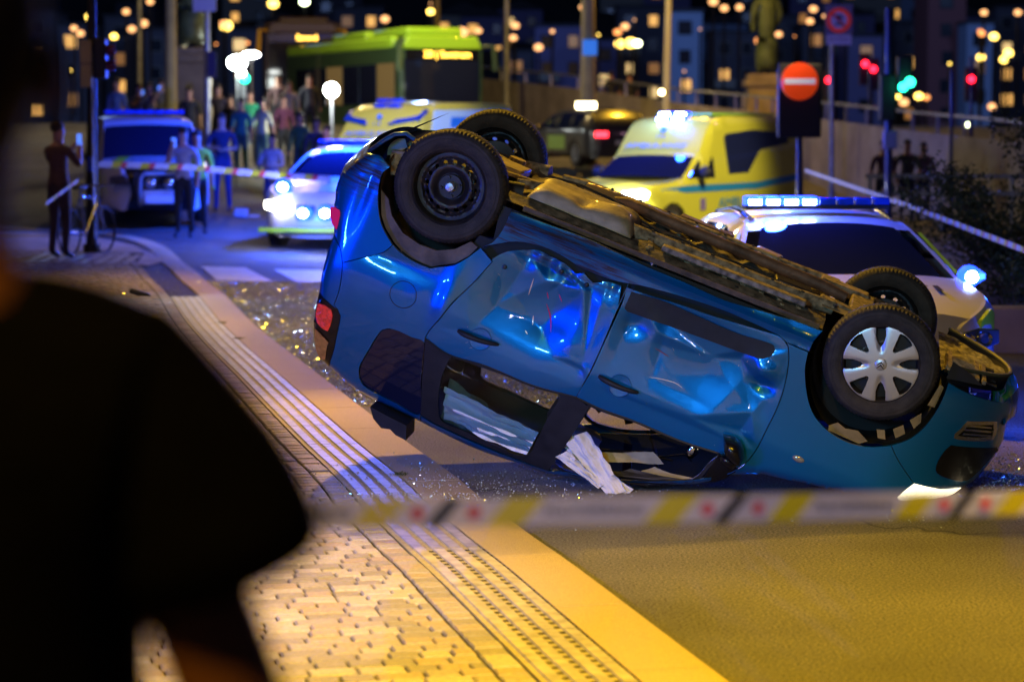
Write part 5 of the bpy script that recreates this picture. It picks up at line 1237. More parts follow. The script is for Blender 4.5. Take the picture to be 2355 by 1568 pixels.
# traffic light on the left
tl = pole('traffic_light', 211, -40, 563, 35.5, .075, black_pl, 'dark traffic light pole with a tan box on the pavement corner', 'traffic light')
MB().box((-.02, -.09, 2.80), (.165, .14, .68)).obj('control_box', tan, tl, bevel=.01); MB().box((-.02, -.09, 2.80), (.175, .15, .012)).obj('box_seam', black_pl, tl)
MB().box((.17, 0, 2.88), (.18, .24, .58)).obj('signal_head', black_pl, tl, bevel=.02)
for z in (3.0, 2.78): MB().lathe([(.075, 0), (.08, .16), (.078, .16), (.07, 0)], 16, Matrix.Translation((.22, 0, z)) @ Matrix.Rotation(pi/2, 4, 'Y')).obj('lamp_hood', mat('red_hood', (.12, .01, .01), .4), tl)
MB().tube([(.05, -.08, 0), (.05, -.08, 3.0)], .02, 8).obj('cable_duct', galv, tl)
MB().box((.02, -.12, 1.35), (.08, .06, .22)).obj('push_button_box', blue_off, tl, bevel=.01)
# no-entry sign on a dark backing box
ne = pole('no_entry_sign', 1838, 300, 560, 40, .06, navy, 'lit round no entry sign on a dark box above the ambulance', 'road sign')
q = at(1838, 188, 39.8) - ne.location; qb = at(1838, 232, 40) - ne.location
MB().box(qb, (.72, .12, 1.22)).obj('backing_box', mat('backing_black', (.008, .006, .02), .5), ne, bevel=.03)
M = Matrix.Translation(q + Vector((0, -.02, 0))) @ Matrix.Rotation(pi/2, 4, 'X')
disc = MB().lathe([(0, .03), (.295, .03), (.305, .0), (.305, -.03)], 48, M).obj('sign_disc', mat('sign_red', (.75, .05, .01), .4, emit=(1, .07, .0), es=.35), ne)
MB().box(q + Vector((0, -.065, 0)), (.50, .02, .085)).obj('white_bar', mat('sign_white', (.75, .75, .8), .4, emit=(.7, .7, 1), es=.35), disc)
# no motor vehicles sign
nc = pole('prohibition_sign', 1912, 100, 395, 58, .06, galv, 'round red ringed no vehicles sign with a white plate under it', 'road sign')
q = at(1928, 48, 57.9) - nc.location; wm = mat('sign_board_white', (.55, .55, .62), .5)
MB().box(q + Vector((0, 0, .02)), (.66, .02, .72)).obj('sign_board', mat('sign_board_grey', (.16, .16, .2), .5), nc)
M = Matrix.Translation(q + Vector((0, -.02, 0))) @ Matrix.Rotation(pi/2, 4, 'X')
MB().lathe([(0, .01), (.25, .01)], 40, M).obj('sign_face', wm, nc); MB().lathe([(.20, .02), (.29, .02), (.29, .0)], 40, M).obj('red_ring', mat('ring_red', (.65, .04, .02), .4, emit=(1, .06, .02), es=.12), nc)
MB().bar(q + Vector((-.17, -.045, .17)), q + Vector((.17, -.045, -.17)), .012, .045).obj('red_slash', mat('ring_red', (.65, .04, .02), .4), nc)
sy = MB(); sy.box(q + Vector((0, -.04, .06)), (.16, .01, .06)); sy.box(q + Vector((0, -.04, .10)), (.09, .01, .04)); sy.ell(q + Vector((-.05, -.04, -.09)), (.035, .01, .035), 12); sy.ell(q + Vector((.05, -.04, -.09)), (.035, .01, .035), 12); sy.box(q + Vector((0, -.04, -.06)), (.10, .01, .02)); sy.obj('vehicle_symbol', black_t, nc)
MB().box(at(1928, 91, 57.9) - nc.location, (.60, .02, .27)).obj('sub_plate', wm, nc); text('letters', 'Gjelder ikke buss', .07, black_t, nc, TM(at(1928, 91, 57.85) - nc.location, (1, 0, 0), (0, 0, 1)))
# traffic light on the right
tr = pole('traffic_light', 2043, 20, 480, 43, .07, navy, 'tall dark traffic light pole showing green between the signs and the bush', 'traffic light')
q = at(2040, 225, 43) - tr.location; MB().box(q, (.28, .26, .82)).obj('signal_head', black_pl, tr, bevel=.03)
q2 = at(2068, 175, 43) - tr.location; MB().box(q2 + Vector((.08, 0, 0)), (.26, .26, .66)).obj('signal_head', black_pl, tr, bevel=.03)
gg = glow('green_signal', (.02, .85, .45), 9); rg = glow('red_signal', (1, .01, .03), 10)
for (x, y), r_, m_ in (((2076, 201), .08, gg), ((2092, 190), .09, gg)): MB().ell(at(x, y, 42.6) - tr.location, (r_, .05, r_), 12).obj('green_lamp', m_, tr)
MB().box(at(2046, 322, 42.9) - tr.location, (.24, .16, .32)).obj('push_button_box', mat('box_grey', (.2, .2, .35), .4), tr, bevel=.02)
for lab, pts, x, Yt in (('small traffic light showing three red lamps left of the tall pole', ((1989, 148), (2008, 160)), 2000, 66), ('distant traffic light showing a single red lamp at the right edge', ((2233, 183),), 2233, 60), ('distant traffic light showing red beside the no entry sign', ((1905, 185),), 1904, 70)):
    e = pole('traffic_light', x, 130, 330, Yt, .05, navy, lab, 'traffic light')
    for (a, b) in pts: MB().box(at(a, b+12, Yt) - e.location + Vector((0, .05, 0)), (.30, .1, .85)).obj('signal_head', black_pl, e); MB().ell(at(a, b, Yt-.1) - e.location, (.09, .04, .09), 10).obj('red_lamp', rg, e)
pole('sign_post', 2188, 165, 350, 48, .04, navy, 'thin dark post between the traffic light and the bush', 'sign post')

# statues on pedestals
bronze = mat('verdigris_bronze', (.10, .14, .06), .6, noise_s=3, noise_a=.4, bump=.5, bs=8); ped = mat('pedestal_stone', (.34, .27, .17), .85, noise_s=2, bump=.4, bs=8)
def statue(x, yt, yb, Y, w, label):
    a = at(x, yt, Y); b = at(x, yb, Y); z0 = min(gz(b.x, Y), b.z); e = empty('statue', (a.x, Y, z0), 0, label, 'statue'); H = a.z - z0
    pd = MB(); pd.box((0, 0, .2), (w*1.3, w*1.3, .4)); pd.obj('plinth', ped, e, smooth=False, bevel=.03)
    MB().prism([(-w/2*1.05, .4), (w/2*1.05, .4), (w/2*.95, H-.4), (-w/2*.95, H-.4)], -w/2, w/2, lambda u, v, t: (u, t, v)).obj('shaft', ped, e, smooth=False, bevel=.03)
    MB().box((0, 0, H-.28), (w*1.12, w*1.12, .22)).obj('cornice', ped, e, smooth=False, bevel=.04); MB().box((0, 0, H-.08), (w*.95, w*.95, .18)).obj('top_block', ped, e, smooth=False, bevel=.03)
    V = [(0, 0, 1.5), (0, 0, 2.0), (0, .02, 2.3), (0, .03, 2.5), (0, .03, 2.68), (0, .03, 2.8), (.18, 0, .8), (.2, 0, .05), (-.18, 0, .8), (-.2, 0, .05), (.33, 0, 2.2), (.42, .1, 1.8), (.3, .3, 1.5), (-.33, 0, 2.2), (-.45, 0, 1.75), (-.4, .1, 1.3), (0, -.1, .9), (0, -.15, .1)]
    E_ = [(0, 1), (1, 2), (2, 3), (3, 4), (4, 5), (0, 6), (6, 7), (0, 8), (8, 9), (2, 10), (10, 11), (11, 12), (2, 13), (13, 14), (14, 15), (0, 16), (16, 17)]
    me = skin_mesh('figure', V, E_, [.28, .30, .2, .1, .15, .1, .2, .14, .2, .14, .14, .1, .08, .14, .1, .08, .3, .36]); me.materials.append(bronze)
    o = bpy.data.objects.new('figure', me); COL.objects.link(o); o.parent = e; o.location = (0, 0, H); return e
statue(440, 112, 280, 64, .95, 'bronze robed statue on a tan stone pedestal left of the buses')
statue(1762, 172, 275, 76, 1.25, 'bronze statue on a squat stone pedestal behind the right ambulance')

# bridge parapet with railing
PW = [(1040, 168, 96), (1100, 180, 90), (1330, 205, 80), (1560, 238, 72), (1740, 258, 66), (1900, 276, 60), (2100, 302, 54), (2354, 330, 48), (2600, 360, 44)]
e = empty('parapet', (at(*PW[3]).x, PW[3][2], gz(at(*PW[3]).x, PW[3][2])), 0, 'long concrete bridge parapet with a metal rail on top', 'wall')
tops = [at(*p) for p in PW]; m = MB(); vs = []
for t in tops:
    z0 = gz(t.x, t.y) - .3; vs += [Vector((t.x, t.y, z0)), Vector((t.x, t.y, t.z)), Vector((t.x + .1, t.y + .35, t.z)), Vector((t.x + .1, t.y + .35, z0))]
m.add([p - e.location for p in vs], [(4*i+j, 4*i+j+1, 4*i+5+j, 4*i+4+j) for i in range(len(tops)-1) for j in range(3)]); m.obj('parapet_wall', wall_m, e, smooth=False)
for i in range(len(tops)-1): MB().bar(tops[i] - e.location + Vector((0, .15, .42)), tops[i+1] - e.location + Vector((0, .15, .42)), .06, .06).obj('rail', galv, e)
for i in range(len(tops)-1):
    for k in range(4):
        p = tops[i].lerp(tops[i+1], k/4) - e.location; MB().box(p + Vector((0, .15, .2)), (.06, .06, .42)).obj('rail_post', galv, e)
MB().ell(at(1521, 213, 71), (.08, .08, .08), 10).obj('wall_lamp', glow('warm_lamp', (1, .75, .35), 20), None); tag(bpy.data.objects['wall_lamp'], 'small warm lamp at the foot of the pale flag pole', 'lamp')
# guard rail, bags and people on the right
gr = empty('guard_rail', (7.1, 46, gz(7.1, 46)), 0, 'blue lit metal guard rail behind the right traffic light', 'railing')
for x in (0, 1.35, 2.7): MB().box((x-.3, 0, .55), (.07, .07, 1.1)).obj('post', galv, gr)
for z in (1.08, .75): MB().bar((-.4, -.02, z), (2.6, .02, z), .05, .08).obj('rail', galv, gr)

def P_(x, yfeet, Y, h, shirt, tr_, pose, label, rz=pi, **k):
    a = at(x, yfeet, Y); return person((a.x, Y, gz(a.x, Y) + k.pop('up', 0)), rz, h, shirt, tr_, pose, label, **k)
DK = (.02, .02, .025); NV = (.015, .02, .06)
P_(425, 545, 40.3, 1.86, (.32, .32, .40), (.015, .015, .02), 'phone', 'person in grey shirt holding a hand to the face beside the van bull bar', rz=pi-.2)
P_(455, 500, 41.5, 1.80, (.35, .5, .03), DK, 'stand', 'person in a lime hi-vis top half hidden behind the grey shirted one')
P_(512, 480, 46, 1.9, NV, (.02, .03, .12), 'crossed', 'person in dark navy uniform with folded arms right of the van')
P_(137, 592, 34, 1.95, (.10, .05, .035), (.05, .03, .03), 'film', 'person in dark brown top filming with a phone at the corner pole', rz=-.6, up=.06)
P_(437, 400, 57, 1.80, DK, DK, 'stand', 'person in black jacket standing before the left pedestal')
P_(1405, 250, 78, 1.78, DK, DK, 'stand', 'left one of two dark figures standing by the parapet', rz=0, up=0)
P_(1447, 252, 78, 1.76, (.03, .03, .03), DK, 'pockets', 'right one of two dark figures standing by the parapet', rz=0, up=0)
P_(2030, 425, 50, 1.74, (.05, .02, .06), NV, 'stand', 'dark person left of the right traffic light pole')
P_(2085, 425, 50, 1.76, (.05, .05, .06), NV, 'pockets', 'dark person behind the blue guard rail next to the pole')
P_(2122, 425, 50.5, 1.70, (.10, .05, .12), NV, 'stand', 'person in purple top behind the guard rail nearest the bush')
crowd = [(555, 54, (.03, .22, .24), (.03, .1, .1), 'stand', 'person in a long teal jacket under the bright floodlight'), (575, 57, (.02, .25, .12), DK, 'stand', 'person in green top at the front of the crowd behind the teal jacket'),
 (603, 55, (.55, .55, .4), (.1, .2, .15), 'walk', 'person in cream hooded top in the middle of the crowd'), (625, 50, (.40, .42, .5), (.01, .03, .18), 'crossed', 'person in pale jacket seated low on a dark blue seat'),
 (652, 58, (.12, .03, .06), DK, 'stand', 'person in wine red top between the cream and green ones'), (690, 54, (.05, .14, .07), (.02, .06, .07), 'stand', 'person in dark green shirt with bare legs right of the crowd'),
 (728, 53, (.05, .05, .10), (.3, .34, .38), 'walk', 'person in navy top and pale trousers near the headlamp glare'), (752, 50, (.5, .45, .45), (.4, .38, .4), 'stand', 'person in white clothes at the yellow ambulance corner'),
 (530, 56, DK, DK, 'pockets', 'dark clad person left of the teal jacket'), (503, 58, (.03, .02, .03), DK, 'stand', 'dark clad person right of the sign post'), (372, 60, (.12, .10, .07), DK, 'phone', 'person in olive coat lit blue in the face above the van'),
 (345, 60, (.10, .09, .08), DK, 'stand', 'person in grey coat above the van windscreen'), (320, 61, (.07, .07, .07), DK, 'film', 'person with raised phone above the van roof'), (270, 60, (.12, .2, .4), DK, 'stand', 'person in light blue top far left behind the van'),
 (665, 64, (.3, .28, .25), DK, 'stand', 'tall figure in beige at the back of the crowd'), (640, 66, (.1, .05, .05), DK, 'stand', 'figure in brown at the far back below the dark bus'), (712, 66, (.05, .05, .06), DK, 'stand', 'dark figure at the far back near the green bus side')]
rr_ = random.Random(3)
for x, Y, c1, c2, ps, lab in crowd:
    a = at(x, 300, Y); person((a.x, Y, gz(a.x, Y) - (.45 if 'seated' in lab else 0)), pi + rr_.uniform(-.8, .8), rr_.uniform(1.68, 1.88), c1, c2, ps, lab, short=(rr_.random() < .4), group='onlookers in the street')
# bright floodlights in the crowd
for lab, x, y, Y, r_, col, es, pw in (('dazzling white floodlight left of the ambulance roof', 762, 208, 56, .17, (.95, 1, .92), 40, 350), ('white floodlight among the crowd heads', 545, 145, 66, .20, (.9, 1, .95), 40, 300), ('second smaller floodlight below the white one', 557, 170, 66, .10, (.95, 1, .8), 40, 0),
                                 ('green lamp beside the floodlight', 563, 182, 66, .13, (.02, .8, .5), 5, 0), ('row of white lamps above the crowd', 577, 127, 70, .09, (.95, 1, .95), 30, 0)):
    p = at(x, y, Y); e = empty('floodlight', (p.x, p.y, gz(p.x, p.y)), 0, lab, 'floodlight'); h = p.z - e.location.z
    MB().ell((0, 0, h), (r_ if 'row' not in lab else .26, .1, r_), 14).obj('lamp_head', glow('flood_glow', col, es), e); MB().tube([(0, .05, 0), (0, .05, h)], .03, 6).obj('stand', galv, e)
    if pw: child_light(e, (0, -.4, h), pw, col, .2)
# torch and bicycle near the corner
tc_ = at(441, 368, 42); MB().tube([tc_, tc_ + Vector((0, .15, 0))], .09, 12).obj('torch', glow('torch_glow', (.75, .82, 1), 5), None)
tag(bpy.data.objects['torch'], 'bright bluish white torch at the grey shirted person waist', 'torch'); child_light(bpy.data.objects['torch'], tc_ + Vector((.1, -.5, 0)), 15, (.2, .35, 1)).parent = None
by = empty('bicycle', (-6.15, 35.0, gz(-6.1, 35) + PZ), 1.25, 'bicycle leaning by the traffic light pole glinting blue', 'bicycle'); bm_ = mat('bike_metal', (.45, .5, .6), .2, .8)
for x in (-.52, .52): w_ = MB().tube([(x + .33*cos(2*pi*i/32), 0, .34 + .33*sin(2*pi*i/32)) for i in range(33)], .018, 6).obj('wheel', rubber, by); mm = MB(); [mm.tube([(x, 0, .34), (x + .32*cos(2*pi*i/12), 0, .34 + .32*sin(2*pi*i/12))], .003, 4) for i in range(12)]; mm.obj('spokes', bm_, w_)
mm = MB(); [mm.tube(p, .018, 8) for p in ([(-.52, 0, .34), (-.05, 0, .30), (.36, 0, .80), (-.18, 0, .85), (-.05, 0, .30)], [(-.52, 0, .34), (-.18, 0, .85)], [(.52, 0, .34), (.36, 0, .80), (.33, 0, .98)], [(-.18, 0, .85), (-.2, 0, .95)])]; mm.obj('frame', bm_, by)
MB().box((-.2, 0, .97), (.25, .12, .05)).obj('saddle', black_pl, by, bevel=.02); MB().tube([(.30, -.27, 1.0), (.36, 0, .99), (.30, .27, 1.0)], .015, 8).obj('handlebar', bm_, by)
dbr = at(555, 492, 46); m = MB(); m.box((dbr.x, 46, gz(dbr.x, 46)+.05), (.25, .2, .1), Matrix.Rotation(.4, 3, 'X')); m.box((dbr.x+.15, 45.7, gz(dbr.x, 45.7)+.02), (.45, .15, .02)); m.obj('litter', white_pt, None, smooth=False)
tag(bpy.data.objects['litter'], 'crumpled white litter lying on the road behind the police car', 'litter')
dl = at(320, 652, 28); tag(MB().box((dl.x, 28, gz(dl.x, 28)+PZ+.03), (.24, .12, .06), Matrix.Rotation(.3, 3, 'Y')).obj('litter', black_pl, None, bevel=.02), 'dark scrap lying on the glass strewn pavement', 'litter')

# police tapes
def tape(label, pts, w, pat, unit, mats, tx=None, sag=0, twist=0, thick=.0012, txt_sc=.6):
    """ribbon following pts; pat: list of (start, end, material index, slant) in units of length unit"""
    e = empty('police_tape', pts[0], 0, label, 'barrier tape'); P = [Vector(p) for p in pts]; L = [0]
    for a, b in zip(P, P[1:]): L.append(L[-1] + (b-a).length)
    def pos(s, t):
        s = max(0, min(L[-1], s)); i = max(0, min(len(P)-2, int(np.searchsorted(L, s)-1))); k = (s-L[i])/(L[i+1]-L[i]); p = P[i].lerp(P[i+1], k); f = s/L[-1]
        p = p - Vector((0, 0, 4*sag*f*(1-f))); a = .15*sin(s*2.1)+twist; return p + Vector((0, sin(a)*t, cos(a)*t)) - e.location
    for mi, mt in enumerate(mats):
        s0 = 0
        while s0 < L[-1]:
            for a, b, k, sl in pat:
                if k != mi: continue
                sa, sb = s0 + a*unit, s0 + b*unit
                if sa > L[-1]: continue
                n = max(1, int((sb-sa)/.08)); vs = []
                for j in range(n+1):
                    c = sa + (sb-sa)*j/n; vs += [pos(c - sl*w*.5, -w/2), pos(c + sl*w*.5, w/2)]
                MB().add(vs, [(2*j, 2*j+2, 2*j+3, 2*j+1) for j in range(n)]).obj(('white_band', 'yellow_band', 'black_band', 'red_band')[mi], mt, e, smooth=False)
            s0 += unit
    return e, pos, L
tw = mat('tape_white', (.62, .60, .74), .5, alpha=.88); ty = mat('tape_yellow', (.64, .56, .01), .5, alpha=.95); tb = mat('tape_black', (.005, .005, .005), .5); trd = mat('tape_red', (.62, .05, .07), .5); tgrey = mat('tape_ink', (.12, .11, .11), .6)
F0 = at(600, 1183, 4.05); F1 = at(1000, 1179, 4.12); F2 = at(1700, 1168, 4.25); F3 = at(2500, 1152, 4.65)
PATF = [(.0, .055, 2, .9), (.055, .21, 0, .9), (.21, .335, 1, .9), (.335, .755, 0, .9), (.755, .875, 1, .9), (.875, 1.0, 0, .9)]
te, pos, L = tape('white and yellow police tape stretched across the foreground', [tuple(F1 - (F1-F0).normalized()*1.046), tuple(F1), tuple(F2), tuple(F3)], .049, PATF, .523, [tw, ty, tb, trd])
s0 = 0
while s0 < L[-1]:
    for c in (.13, .94):
        p = pos(s0 + c*.523, 0); d = (pos(s0 + c*.523 + .01, 0) - pos(s0 + c*.523 - .01, 0)).normalized()
        if s0 + c*.523 < L[-1]: MB().lathe([(0, .003), (.012, .003)], 16, TM(p, d, (0, 0, 1))).obj('red_emblem', trd, te)
    c = s0 + .545*.523
    if c < L[-1]: d = (pos(c + .01, 0) - pos(c - .01, 0)).normalized(); text('letters', 'POLITISPERRING', .026, tgrey, te, TM(pos(c, 0) + Vector((0, -.002, 0)), d, (0, 0, 1)), sx=.95)
    s0 += .523
PB = [(.0, .5, 0, .5), (.5, .8, 1, .5), (.8, 1, 3, .5)]
tape('white and red police tape running down past the bush on the right', [tuple(at(1850, 392, 36)), tuple(at(2100, 478, 26)), tuple(at(2354, 575, 21)), tuple(at(2600, 680, 18.5))], .055, PB, .32, [tw, ty, tb, trd])
tape('blue lit police tape crossing in front of the van', [tuple(at(225, 378, 37)), tuple(at(430, 385, 38)), tuple(at(640, 404, 39)), tuple(at(760, 412, 39.6))], .095, PB, .5, [tw, ty, tb, trd])
tape('loose end of police tape hanging by the filming person', [tuple(at(105, 470, 32.5)), tuple(at(180, 415, 33.6))], .045, PB, .5, [tw, ty, tb, trd])

# shrubs and planter on the right
leafm = mat('shrub_leaf', (.055, .065, .02), .6, noise_s=3, noise_a=.5); leafm2 = mat('dark_leaf', (.03, .05, .015), .6); stemm = mat('stem', (.08, .05, .03), .8)
def shrub(label, c, r, n, ls, m, seed, dens=1):
    rd = random.Random(seed); e = empty('shrub', (c[0], c[1], gz(c[0], c[1]) + .38), 0, label, 'shrub'); st_ = MB(); lf = MB()
    for k in range(26):
        a = rd.uniform(0, 6.28); q = rd.uniform(.2, 1)**.5; tip = Vector((r[0]*q*cos(a), r[1]*q*sin(a), r[2]*rd.uniform(.55, 1.15)*(1.15-.4*q)))
        pts = [Vector((tip.x*.1*rd.random(), tip.y*.1, 0)), tip*.5 + Vector((rd.gauss(0, .06), 0, 0)), tip]; st_.tube(pts, [.014, .009, .003], 5)
        for j in range(n//26):
            t = rd.uniform(.25, 1.05); b = pts[0].lerp(pts[1], t*2) if t < .5 else pts[1].lerp(pts[2], (t-.5)*2); b = b + Vector((rd.gauss(0, .09), rd.gauss(0, .09), rd.gauss(0, .07)))
            u = Vector((rd.gauss(0, 1), rd.gauss(0, 1), rd.gauss(0, .6))).normalized(); w_ = u.cross(Vector((rd.gauss(0, 1), rd.gauss(0, 1), 1))).normalized(); s_ = ls*rd.uniform(.6, 1.3)
            lf.add([b - u*s_, b + w_*s_*.45, b + u*s_, b - w_*s_*.45], [(0, 1, 2, 3)])
    st_.obj('stems', stemm, e); lf.obj('leaves', m, e, smooth=False); e_ = e; kids_ = [o for o in bpy.data.objects if o.parent == e]
    for o in kids_: o['kind'] = 'stuff'
    return e
shrub('tall loose shrub with thin shoots behind the tape on the right', (5.3, 25.5), (1.3, .8, 1.35), 9000, .032, leafm, 1)
shrub('tall sparse shrub at the right edge of the frame', (6.6, 27.0), (1.2, .8, 1.9), 9000, .035, leafm, 2)
shrub('low dense dark shrub on top of the planter wall', (5.15, 22.3), (.85, .5, .42), 7000, .028, leafm2, 3)
pl = empty('planter', (6.6, 21.6, 0), 0, 'low beige planter wall under the shrubs at the right edge', 'planter')
MB().box((0, .15, .20), (5.0, .3, .42)).obj('front_wall', wall_m, pl, smooth=False, bevel=.02); MB().box((-2.4, 3.4, .20), (.3, 6.2, .42)).obj('side_wall', wall_m, pl, smooth=False, bevel=.02); MB().box((.15, 3.4, .17), (4.8, 6.1, .30)).obj('soil', mat('soil', (.04, .03, .02), .95, noise_s=6, bump=.6), pl, smooth=False)

# ---------------------------------------------------------------- hillside city
hm = mat('dark_hillside', (.012, .016, .02), .95, noise_s=.05, noise_a=.5)
def hz(Y): return 1.85 + max(0, Y-300)*.36
m = MB(); m.grid(40, 44, lambda u, v: (-320 + 640*u, 188 + 440*v, hz(188 + 440*v) + 5*noise.noise(Vector((u*9, v*5, 2)))*ss(.25, .4, v))); tag(m.obj('hillside', hm), None, None, None, 'structure')
bw = {'blue': mat('render_blue', (.16, .22, .34), .8), 'dark': mat('render_dark', (.05, .05, .07), .8), 'brick': mat('render_brick', (.13, .045, .05), .8), 'violet': mat('render_violet', (.11, .10, .22), .8), 'cream': mat('render_cream', (.20, .19, .17), .8)}
wlit = [glow('lit_window_warm', (1, .50, .12), 1.0), glow('lit_window_pale', (1, .66, .25), .9), glow('lit_window_dim', (1, .42, .1), .3), glow('lit_window_dim', (1, .42, .1), .2), glow('lit_window_dim', (1, .5, .2), .12)]; wdark = mat('dark_window', (.01, .012, .02), .2); roofm = mat('roof_dark', (.02, .02, .025), .8)
rb_ = random.Random(9)
def building(x0, x1, ytop, Y, col, label, lit=.18, pitched=False, depth=9):
    Y = Y*1.75 if not pitched else Y; a = at(x0, ytop, Y); b = at(x1, ytop, Y); z0 = hz(Y) - (3 if pitched else .3); w = b.x - a.x; h = a.z - z0; e = empty('apartment_building', ((a.x+b.x)/2, Y, z0), 0, label, 'building')
    MB().box((0, depth/2, h/2), (w, depth, h)).obj('wall', bw[col], e, smooth=False)
    if pitched: MB().prism([(-w/2-.3, h), (w/2+.3, h), (0, h + w*.22)], -.3, depth+.3, lambda u, v, t: (u, t, v)).obj('roof', roofm, e, smooth=False)
    else: MB().box((0, depth/2, h+.15), (w+.4, depth+.4, .3)).obj('roof', roofm, e, smooth=False)
    nx = max(1, int(w/2.4)); nz = max(1, int(h/2.9))
    for i in range(nx):
        for j in range(nz):
            z = h - 1.6 - j*2.9
            if z < .5 or at(0, 560, Y).z > z + z0 + 3: continue
            x = -w/2 + w*(i+.5)/nx + rb_.uniform(-.1, .1); ww = 1.0 + .25*((i*7+j) % 3 == 0); hh = 1.25
            f = MB().box((x, -.03, z), (ww+.16, .10, hh+.16)).obj('window', roofm if col != 'dark' else bw['cream'], e, smooth=False)
            MB().box((x, -.085, z), (ww, .03, hh)).obj('pane', rb_.choice(wlit) if rb_.random() < lit*1.7 else wdark, f, smooth=False)
    if not pitched and nx > 1:
        for j in range(nz-1): 
            if (j + nx) % 2: MB().box((-w/2 + w*.5/nx, -.55, h - 2.5 - j*2.9), (w/nx*.9, 1.0, .95)).obj('balcony', bw['cream' if col != 'cream' else 'dark'], e, smooth=False)
    return e
for a in ((1230, 1345, 62, 150, 'violet', 'violet grey apartment block left of the tan lamp post', .12), (1355, 1425, 95, 160, 'violet', 'narrow violet block right of the tan lamp post', .1), (1420, 1530, 18, 170, 'dark', 'dark apartment block with warm windows above the two figures', .3),
          (1538, 1615, 28, 140, 'blue', 'pale blue lit tower block right of the flag pole', .14), (1640, 1745, 78, 150, 'dark', 'dark block behind the right statue', .12), (1745, 1835, 40, 165, 'dark', 'tall dark block left of the no entry sign', .1),
          (1845, 1905, 60, 155, 'dark', 'dark block behind the no vehicles sign', .14), (1950, 2030, 85, 150, 'violet', 'violet block left of the right traffic light', .1), (2060, 2125, 55, 160, 'dark', 'dark block with few lights right of the traffic light', .2),
          (2135, 2222, -30, 145, 'brick', 'tall dark red brick block near the right edge', .05), (2224, 2285, 55, 142, 'blue', 'slim pale blue block right of the brick one', .25), (2290, 2400, 20, 158, 'dark', 'dark block with yellow windows at the right edge', .35),
          (1150, 1225, 120, 150, 'dark', 'low dark block behind the green bus', .2), (40, 120, 30, 150, 'dark', 'dark block at the far left edge', .1), (130, 195, 60, 140, 'dark', 'dark block left of the traffic light', .15), (240, 310, 40, 150, 'dark', 'dark block behind the van at far left', .18),
          (330, 385, 70, 145, 'dark', 'narrow dark block behind the thin pole', .12), (500, 600, 70, 150, 'dark', 'dark block above the crowd left of the dark bus', .25), (770, 880, 20, 170, 'dark', 'dark block above the green bus roof', .12), (1120, 1190, 30, 190, 'dark', 'dark block high above the bus', .1)):
    building(*a)
# houses dotted on the slope
HS = []
for i in range(26):
    x = 20 + 2320*((i*.618034) % 1); Y = rb_.uniform(304, 348); w = rb_.uniform(80, 150); y = 290 - 5558*(hz(Y) + 4.5 - CAM_H)/Y; col = rb_.choice(('blue', 'violet', 'cream', 'dark'))
    e = building(x-w/2, x+w/2, y, Y, col, 'small %s house with a pitched roof scattered on the dark slope' % {'blue': 'bluish', 'violet': 'violet', 'cream': 'pale', 'dark': 'dark'}[col], .2, True, 8); e['group'] = 'houses scattered over the hillside'; e.name = 'house'; e['category'] = 'house'; HS.append((x, y, e, col))
REG = [(0, 150, 'above the bystander head'), (150, 250, 'beside the left traffic light'), (250, 380, 'above the police van'), (380, 500, 'around the left statue'), (500, 620, 'above the crowd'), (620, 770, 'over the dark bus'), (770, 930, 'over the rear of the green bus'), (930, 1120, 'over the front of the green bus'), (1120, 1240, 'right of the green bus'), (1240, 1360, 'left of the tan lamp post'), (1360, 1540, 'above the two dark figures'), (1540, 1700, 'above the right ambulance'), (1700, 1850, 'around the right statue'), (1850, 1980, 'around the no vehicles sign'), (1980, 2100, 'around the right traffic light'), (2100, 2230, 'over the brick block'), (2230, 2800, 'at the right edge above the shrubs')]
ORD = 'first second third fourth fifth sixth seventh eighth ninth tenth eleventh twelfth thirteenth fourteenth fifteenth sixteenth seventeenth eighteenth nineteenth twentieth'.split()
def place_labels(items, noun):
    for a, b_, nm in REG:
        byc = {}
        for x, y, o, c_ in items:
            if a <= x < b_: byc.setdefault(c_, []).append((x, o))
        for c_, L_ in byc.items():
            L_.sort(key=lambda q: q[0])
            for k, (x, o) in enumerate(L_): o['label'] = '%s %s %s from left %s' % (ORD[min(k, 19)], c_, noun, nm) if len(L_) > 1 else 'only %s %s %s' % (c_, noun, nm)
place_labels([(x, y, e, {'blue': 'bluish', 'violet': 'violet', 'cream': 'pale', 'dark': 'dark'}[c_]) for x, y, e, c_ in HS], 'gabled house')
LS = []
